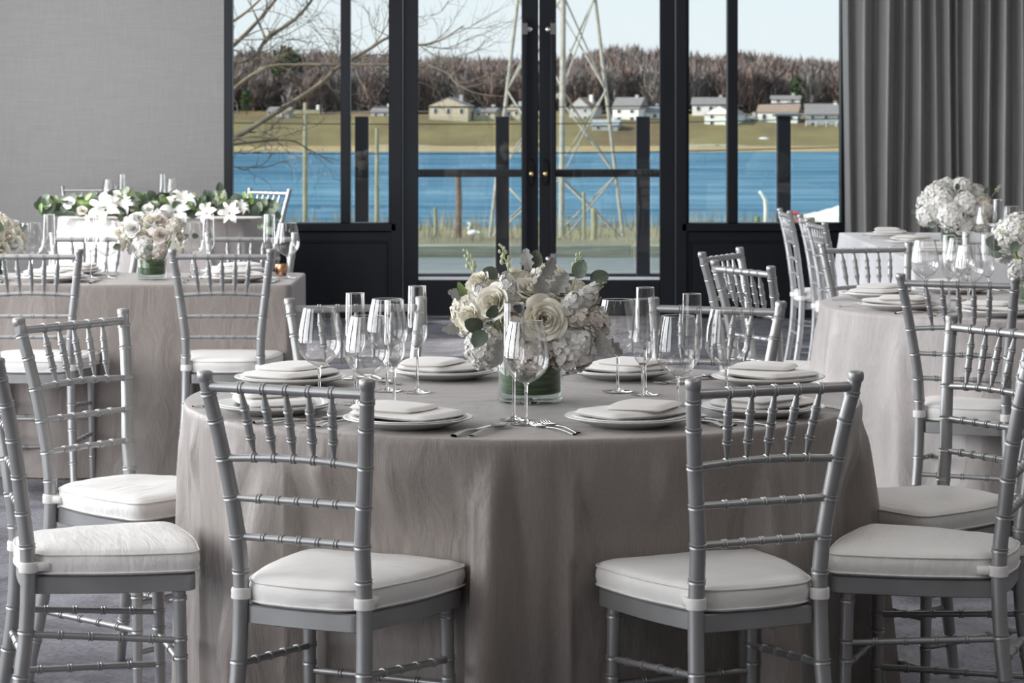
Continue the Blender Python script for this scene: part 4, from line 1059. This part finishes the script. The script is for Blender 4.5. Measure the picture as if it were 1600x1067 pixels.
for k in range(3):
    allr.add(rest[k].v, rest[k].f); mi += [k] * len(rest[k].f)
me = allr.mesh('woods', M_TWIG, 0); me.polygons.foreach_set('material_index', mi)
o = bpy.data.objects.new('woods', me); C.objects.link(o); o['kind'] = 'stuff'; tag(o, 'dense leafless brown woods covering the hill across the lake', 'woods')
PM = [pine_mesh(1), pine_mesh(2)]
for xp, yb, Y, h, w, lab in ((447, 150, 665, 12.5, 1.0, 'dark green pine standing above the bare woods, seen through the left window'), (1245, 175, 655, 9, .6, 'slim green conifer behind the houses at right'), (1280, 168, 665, 7.5, .7, 'dark conifer near the right window edge across the lake'),
                             (385, 178, 640, 6, .8, 'small dark conifer low on the far bank at left')):
    X, _, z = pxd(xp, yb, Y); o = bpy.data.objects.new('pine_tree', PM[xp % 2]); C.objects.link(o); o.location = (X, Y, z); o.scale = (h * w * 1.2, h * w * 1.2, h); tag(o, lab, 'tree')

# houses across the lake
M_HW = simple('white_siding', (.74, .73, .70), (.82, .81, .78), 2); M_HT = simple('tan_siding', (.46, .41, .31), (.54, .48, .37), 2); M_HG = simple('grey_siding', (.36, .37, .38), (.46, .47, .47), 2)
M_ROOFG = simple('grey_shingles', (.17, .16, .16), (.26, .25, .24), 3); M_ROOFB = simple('brown_shingles', (.22, .16, .12), (.32, .25, .20), 3); M_DWIN = mat('dark_panes', (.05, .06, .08), .2)
def house(label, xc, yb, wpx, hpx, Y, wall, roof, rz=-18, depth=7, gable='side', storeys=1, extra=None):
    s = FPX / Y; X, _, z = pxd(xc, yb, Y); w = wpx / s; h = hpx / s
    t = thing('house', label, 'house', (X, Y, z), R(rz)); hw = w / 2; d2 = depth / 2
    ht = h * .58; m = MB(); m.box(-hw, hw, -d2, d2, -1.5, ht); m.build('wall', wall, t, 0)
    rf = MB(); rise = h - ht; o_ = .35
    if gable == 'side':
        rf.add([(-hw - o_, -d2 - o_, ht - .1), (hw + o_, -d2 - o_, ht - .1), (hw + o_, 0, h), (-hw - o_, 0, h), (-hw - o_, d2 + o_, ht - .1), (hw + o_, d2 + o_, ht - .1)], [(0, 1, 2, 3), (3, 2, 5, 4), (0, 3, 4), (1, 5, 2), (0, 4, 5, 1)])
    else:
        rf.add([(-hw - o_, -d2 - o_, ht - .1), (hw + o_, -d2 - o_, ht - .1), (hw + o_, d2, ht - .1), (-hw - o_, d2, ht - .1), (0, -d2 - o_, h), (0, d2, h)], [(1, 2, 5, 4), (0, 4, 5, 3), (0, 1, 4), (2, 3, 5), (0, 3, 2, 1)])
        g = MB(); g.add([(-hw, -d2 - o_ - .05, ht - .05), (hw, -d2 - o_ - .05, ht - .05), (0, -d2 - o_ - .05, h - .35), (-hw, -d2 - o_, ht - .05), (hw, -d2 - o_, ht - .05), (0, -d2 - o_, h - .35)], [(0, 1, 2), (3, 5, 4), (0, 2, 5, 3), (1, 4, 5, 2), (0, 3, 4, 1)]); g.build('gable_wall', wall, t, 0)
    rf.build('roof', roof, t, 0)
    n = max(2, int(w / 2.6))
    for st in range(storeys):
        for k in range(n):
            x = -hw + w * (k + .5) / n; z0 = ht * (st + .35) / storeys; hh = ht * .42 / storeys
            f = MB().box(x - .55, x + .55, -d2 - .08, -d2 + .05, z0 - .08, z0 + hh + .08).build('window_frame', M_HW, t, 0)
            MB().box(x - .42, x + .42, -d2 - .11, -d2 - .02, z0, z0 + hh).build('pane', M_DWIN, f, 0)
    MB().box(hw * .4, hw * .4 + .8, -.4, .4, ht, h + .6).build('chimney', M_HG if wall is not M_HG else M_HW, t, 0)
    if extra == 'deck':
        q = MB(); q.box(-hw, hw, -d2 - 2.2, -d2, -.2, .0); q.build('porch_floor', M_HW, t, 0)
        for k in range(5): MB().box(-hw + w * k / 4 - .12, -hw + w * k / 4 + .12, -d2 - 2.2, -d2 - 1.96, -1.8, ht * .5).build('porch_post', M_HW, t, 0)
    return t
house('cream house with a broad gable, seen through the left door', 706, 184, 62, 32, 628, M_HT, M_ROOFG, -12, 7, 'front')
house('small cream cottage right of the gabled house, behind the left door pane', 762, 184, 34, 17, 630, M_HT, M_ROOFG, -15)
house('tan cottage half hidden by the meeting stiles of the doors', 806, 184, 24, 22, 632, M_HT, M_ROOFG, -15, 6, 'front')
house('brown-roofed cottage behind the steel tower', 915, 190, 36, 38, 634, M_HG, M_ROOFB, -25, 7, 'front', 2)
house('two-storey white house, seen through the right door pane', 985, 192, 42, 40, 628, M_HW, M_ROOFG, -20, 8, 'side', 2)
house('long low white house beside the right door frame', 1017, 188, 36, 22, 631, M_HW, M_ROOFG, -10)
house('grey-roofed house high on the slope left of the window mullion', 1112, 178, 58, 26, 645, M_HW, M_ROOFG, -8)
house('tall white house behind the right window mullion', 1133, 198, 50, 34, 622, M_HW, M_ROOFG, -24, 8, 'front', 2)
house('small white shed between the window mullion and the brown-roofed house', 1171, 192, 22, 13, 626, M_HW, M_ROOFG, -10, 4, 'front')
house('white house with a brown roof right of the window mullion', 1218, 192, 62, 30, 626, M_HW, M_ROOFB, -14, 7, 'side', 1)
house('white house partly hidden high in the trees at right', 1228, 162, 44, 13, 650, M_HW, M_ROOFG, -8)
house('grey shingled house with white porch posts at the right window edge', 1290, 200, 62, 38, 622, M_HG, M_ROOFG, -6, 7, 'side', 2, 'deck')
house('pale house among the trees low on the left bank', 440, 186, 34, 20, 640, M_HG, M_ROOFG, -10)
house('dark-roofed white house behind the left window', 600, 186, 30, 20, 640, M_HG, M_ROOFG, -12)
house('grey boathouse on the far meadow behind the steel tower', 948, 205, 40, 18, 612, M_HG, M_HG, -10)
# overturned boats and a shed on the far shore
def rowboat(label, xc, yb, wpx, m_):
    X, Y, z = pxd(xc, yb, 596); L = wpx / (FPX / 596) / 2; b = MB()
    b.grid(lambda u, v: Vector(((2 * v - 1) * L, math.cos(PI * u) * .8 * (1 - abs(2 * v - 1) ** 3), .9 * math.sin(PI * u) * (1 - .5 * abs(2 * v - 1) ** 3) - .3)), 8, 10)
    b.sweep([((2 * v / 10 - 1) * L, 0, .62 - .3 * abs(2 * v / 10 - 1) ** 3) for v in range(11)], .06, 5)
    tag(b.build('rowing_boat', m_, None, 60, loc=(X, Y, z)), label, 'boat')
rowboat('upturned white boat with an orange side on the far meadow', 1193, 219, 18, mat('boat_white', (.85, .8, .78), .4))
rowboat('small dark blue boat on the beach right of the door', 1121, 231, 14, mat('boat_blue', (.10, .16, .30), .4))
rowboat('pale boat pulled up on the far beach behind the left window', 505, 232, 16, mat('boat_pale', (.7, .75, .75), .4))

# poles, steel tower, tree, pilings
M_WOODP = simple('yellowish_pole_wood', (.28, .27, .18), (.40, .38, .27), 3, .9, (3, 3, .5)); M_PYL = simple('weathered_steel', (.32, .31, .28), (.45, .44, .40), 4); M_BARK = simple('grey_brown_bark', (.12, .10, .08), (.24, .20, .155), 6)
M_RUST = simple('brown_wood', (.14, .09, .07), (.22, .15, .11), 4)
def ground_z(Y):
    P = [(25.6, -.25), (35, -.55), (60, -1.7), (110, -3.9), (170, -6.4), (205, -8.6)]
    for (a, za), (b, zb) in zip(P, P[1:]):
        if a <= Y <= b: return za + (zb - za) * (Y - a) / (b - a)
    return -.4
def utility_pole(label, xp, ytop, Y, r, arm=True):
    X, _, z = pxd(xp, ytop, Y); t = thing('utility_pole', label, 'pole', (X, Y, ground_z(Y) - .4)); h = z - ground_z(Y) + .4
    MB().sweep([(0, 0, 0), (0, 0, h * .5), (0, 0, h)], [r * 1.15, r, r * .8], 10).build('pole', M_WOODP, t)
    if arm:
        MB().bbox(-.55, .35, -.05, .05, h - .28, h - .18, .01).build('crossarm', M_WOODP, t)
        for x in (-.5, .3): MB().lathe([(.03, 0), (.05, .03), (.03, .06), (.05, .09), (.02, .12)], 10, Matrix.Translation((x, 0, h - .18)), True, True).build('insulator', mat('insulator_white', (.75, .75, .73), .3), t)
    return X, z
X1, Z1 = utility_pole('pale wooden utility pole seen through the left window', 477, 160, 60, .058)
utility_pole('pale wooden pole between the railing post and the door frame', 589, 200, 62, .055, False)
w = MB()
for k, dz in enumerate((-.1, -.5, -1.2)):
    w.sweep([(X1 - 25 + 50 * i / 24, 60 + (i - 12) * .4, Z1 + dz + .9 * ((i - 12) / 12) ** 2 - .02 * (i - 12)) for i in range(25)], .012, 4)
tag(w.build('power_line', M_FRAME, None, 180), 'thin dark power lines crossing behind the left window', 'wires')
def pylon():
    Y = 90; s = FPX / Y; t = thing('steel_tower', 'pale steel lattice tower standing by the water behind the doors', 'tower', (0, 0, 0))
    zb = ground_z(Y) - .3; T = 13.0
    base = [Vector(((764 - 800) / s, 90, zb)), Vector(((877 - 800) / (FPX / 87.5), 87.5, zb)), Vector(((975 - 800) / s, 90, zb)), Vector(((868 - 800) / (FPX / 92.5), 92.5, zb))]
    z5 = EYE + 170 / s
    top5 = [Vector(((809 - 800) / s, 90, z5)), Vector(((880 - 800) / (FPX / 88.7), 88.7, z5)), Vector(((930 - 800) / s, 90, z5)), Vector(((864 - 800) / (FPX / 91.3), 91.3, z5))]
    def at(i, z): return base[i].lerp(top5[i], (z - zb) / (z5 - zb))
    for i in range(4):
        m = MB(); m.sweep([at(i, zb), at(i, T)], .10 if i == 1 else .065, 8); m.build('tower_leg', M_PYL, t)
    lv = [zb + .2, -.9, 2.1, 5.4, 8.2, 10.6, 12.6]
    for a, b in zip(lv, lv[1:]):
        for i in range(4):
            j = (i + 1) % 4
            m = MB(); m.sweep([at(i, a), at(j, b)], .032, 6); m.build('diagonal_brace', M_PYL, t)
            m = MB(); m.sweep([at(j, a), at(i, b)], .032, 6); m.build('diagonal_brace', M_PYL, t)
    for z in (-.9,):
        for i in range(4): MB().sweep([at(i, z), at((i + 1) % 4, z)], .035, 6).build('horizontal_brace', M_PYL, t)
pylon()
def post_row(name, label, xp, y0, y1, Y, r, m_, cat='post'):
    X, _, z1 = pxd(xp, y0, Y); z0 = min(EYE - (y1 - HZ) * Y / FPX, ground_z(Y)) - .1; m = MB(); m.sweep([(0, 0, 0), (.02, 0, (z1 - z0) * .6), (0, 0, z1 - z0)], [r, r, r * .9], 8)
    return tag(m.build(name, m_, None, 50, loc=(X, Y, z0)), label, cat)
post_row('wooden_piling', 'brown wooden piling near the water left of the railing post', 716, 275, 372, 75, .09, M_RUST)
post_row('wooden_piling', 'short mossy piling left of the brown one, behind the left door', 680, 324, 362, 78, .055, M_WOODP)
post_row('wooden_piling', 'mossy yellow piling behind the right door', 928, 325, 384, 70, .09, M_WOODP)
post_row('wooden_piling', 'thin pale piling right of the steel tower leg', 912, 300, 384, 70, .05, M_WOODP)
post_row('wooden_piling', 'stubby green-topped piling low behind the right window', 1183, 338, 352, 60, .07, M_GREEN)
# white heron-like bird figure and a mooring hook
b = thing('white_bird', 'white long-necked bird standing on the bank behind the left door', 'bird', pxd(739, 374, 66)); b.scale = (.6, .6, .6)
m = MB(); m.ball((0, 0, .28), .16, 10, 8, (1.5, .8, .8)); m.sweep([(-.12, 0, .34), (-.2, 0, .5), (-.12, 0, .62), (-.17, 0, .72)], [.07, .04, .035, .045], 8); m.sweep([(-.17, 0, .72), (-.30, 0, .70)], [.03, .005], 6); m.sweep([(.2, 0, .30), (.36, 0, .24)], [.08, .01], 6)
m.build('body', mat('white_feathers', (.85, .85, .84), .7), b, 180)
m = MB(); m.sweep([(.02, .04, .2), (.02, .04, -.05)], .012, 5); m.sweep([(-.02, -.04, .2), (-.02, -.04, -.05)], .012, 5); m.build('legs', M_RUST, b, 180)
d = thing('davit', 'white hooked davit post standing on the bank low in the right window', 'davit', pxd(1197, 352, 62)); d.location.z -= .3
MB().sweep([(0, 0, 0), (0, 0, .7), (-.02, 0, .92), (-.12, 0, 1.08), (-.17, 0, 1.12)], [.06, .055, .05, .04, .03], 8).build('arm', M_HW, d, 180)
MB().bbox(-.09, .09, -.09, .09, -.1, .12, .01).build('foot', M_HW, d)
# white canopy pavilion beyond the railing at right
cv = thing('canopy_tent', 'white peaked canopy tent roof low in the right window', 'tent', (7.15, 46, -1.0))
m = MB(); hw = 1.75
vs = [(-hw, -hw, .42), (hw, -hw, .42), (hw, hw, .42), (-hw, hw, .42)]
def roofpt(u, v):
    x = (2 * u - 1) * hw; y = (2 * v - 1) * hw; q = max(abs(x), abs(y)) / hw; return Vector((x, y, .48 + .72 * (1 - q) ** 1.25))
m.grid(roofpt, 16, 16); m.build('canopy', M_HW, cv, 60)
m = MB(); m.add([(x, y, z) for z in (.20, .48) for x, y in ((-hw, -hw), (hw, -hw), (hw, hw), (-hw, hw))], [(0, 1, 5, 4), (1, 2, 6, 5), (2, 3, 7, 6), (3, 0, 4, 7)]); m.build('valance', M_HT, cv, 0)
for x, y in ((-hw, -hw), (hw, -hw), (hw, hw), (-hw, hw)): MB().sweep([(x, y, -.5), (x, y, .45)], .03, 6).build('tent_pole', M_HW, cv)
bo = thing('life_ring', 'red life ring beside the white canopy tent', 'life ring', pxd(1242, 341, 45))
MB().sweep([(.09 * math.cos(k * PI / 8), 0, .09 * math.sin(k * PI / 8)) for k in range(16)], .035, 8, True).build('ring', mat('red_ring', (.6, .06, .07), .5), bo, 180)
MB().sweep([(0, .06, .1), (0, .06, -.9)], .02, 6).build('stake', M_HW, bo)

def bare_branches():
    rnd = random.Random(12); t = thing('bare_tree', 'large leafless tree close outside, its branches crossing the left windows', 'tree', (0, 0, 0))
    Y0 = 31; lim = []
    def P(x, y, Y=None): return Vector(pxd(x, y, Y or Y0))
    tx = P(285, 260).x
    MB().sweep([(tx - .2, Y0, -.9), (tx - .1, Y0, .3), (tx, Y0, 1.6), (tx - .15, Y0 + .1, 3.2), (tx + .1, Y0, 5.0)], [.26, .22, .19, .15, .09], 10).build('trunk', M_BARK, t, 180)
    L = [([(287, 262), (330, 235), (366, 216), (441, 170), (500, 131), (531, 103), (575, 78), (611, 58), (655, 70), (690, 62), (724, 40)], .070, .012),
         ([(288, 200), (330, 170), (363, 143), (390, 115), (415, 62), (455, 35), (480, 10), (500, -20)], .062, .025),
         ([(330, 170), (363, 142), (385, 123), (420, 104), (470, 101), (530, 101), (610, 101), (655, 99), (700, 115), (712, 130), (745, 146), (790, 151)], .045, .008),
         ([(288, 140), (335, 95), (366, 70), (400, 36), (430, 0), (450, -30)], .060, .03), ([(290, 80), (366, 32), (395, 10), (420, -15)], .04, .015),
         ([(415, 62), (402, 30), (385, -5)], .03, .012), ([(287, 245), (330, 232), (380, 224), (450, 219), (480, 232), (522, 256)], .034, .008),
         ([(366, 62), (430, 60), (470, 42), (500, 20)], .014, .005), ([(531, 103), (520, 85), (505, 60), (480, 35)], .016, .005), ([(611, 58), (580, 40), (577, 10)], .014, .006),
         ([(655, 70), (700, 75), (745, 55), (770, 62)], .014, .004), ([(555, 108), (562, 125), (572, 140)], .012, .004), ([(470, 101), (540, 120), (600, 118), (660, 130), (690, 146)], .013, .004)]
    tw = MB()
    def twig(p, d, r, ln, lev):
        pts = [p]; q = p.copy(); dd = d.normalized()
        for k in range(5):
            dd = (dd + Vector([rnd.gauss(0, .22) for _ in range(3)]) + Vector((0, 0, .05))).normalized(); q = q + dd * ln / 5; pts.append(q.copy())
        tw.sweep(pts, [r * (1 - .16 * k) for k in range(6)], 4)
        if lev > 0:
            for k in (1, 2, 3, 4, 5):
                if rnd.random() < .8: twig(pts[k], dd + Vector((rnd.uniform(-.9, .9), rnd.uniform(-.5, .5), rnd.uniform(-.7, .9))), r * .6, ln * .6, lev - 1)
    for pts, r0, r1 in L:
        n = len(pts); wob = rnd.uniform(-1, 1); path = []
        for i, (x, y) in enumerate(pts):
            path.append(P(x, y, Y0 + wob * 1.6 * i / n))
        fine = []; rad = []
        for i in range(n - 1):
            for q in range(4):
                a = path[max(0, i - 1)]; b = path[i]; c = path[i + 1]; d_ = path[min(n - 1, i + 2)]; tt = q / 4
                fine.append(.5 * ((2 * b) + (c - a) * tt + (2 * a - 5 * b + 4 * c - d_) * tt * tt + (-a + 3 * b - 3 * c + d_) * tt ** 3)); rad.append(r0 + (r1 - r0) * (i + tt) / (n - 1))
        fine.append(path[-1]); rad.append(r1); rad = [q * .58 for q in rad]
        MB().sweep(fine, rad, 7).build('branch', M_BARK, t, 180)
        for i in range(3, len(fine), 3):
            d0 = (fine[min(i + 1, len(fine) - 1)] - fine[i - 1]).normalized()
            if rnd.random() < .8: twig(fine[i], d0 + Vector((rnd.uniform(-.4, .9), rnd.uniform(-.4, .4), rnd.uniform(-.9, 1.1))), rad[i] * .28 + .003, rnd.uniform(.5, 1.1), 2 if r0 > .03 else 1)
    o = tw.build('twigs', M_BARK, t, 0); o['kind'] = 'stuff'
bare_branches()
# reeds and low brush along the bank
def brush():
    rnd = random.Random(2); m = MB()
    for i in range(2600):
        Y = rnd.uniform(60, 185); X = (rnd.uniform(350, 1330) - 800) * Y / FPX; z = ground_z(Y) - .1; h = rnd.uniform(.3, 1.3) * (Y / 130); a = rnd.uniform(0, PI); w = .012 * Y / 60
        lean = Vector((rnd.uniform(-.3, .3), rnd.uniform(-.3, .3), 1)) * h; sd = Vector((math.cos(a), math.sin(a), 0)) * w
        p = Vector((X, Y, z)); m.add([p - sd, p + sd, p + lean], [(0, 1, 2)])
    o = m.build('dry_brush', simple('dry_reed', (.22, .19, .12), (.38, .34, .22), 2), None, 0); o['kind'] = 'stuff'; tag(o, 'dry reeds and brush along the near bank', 'brush')
brush()
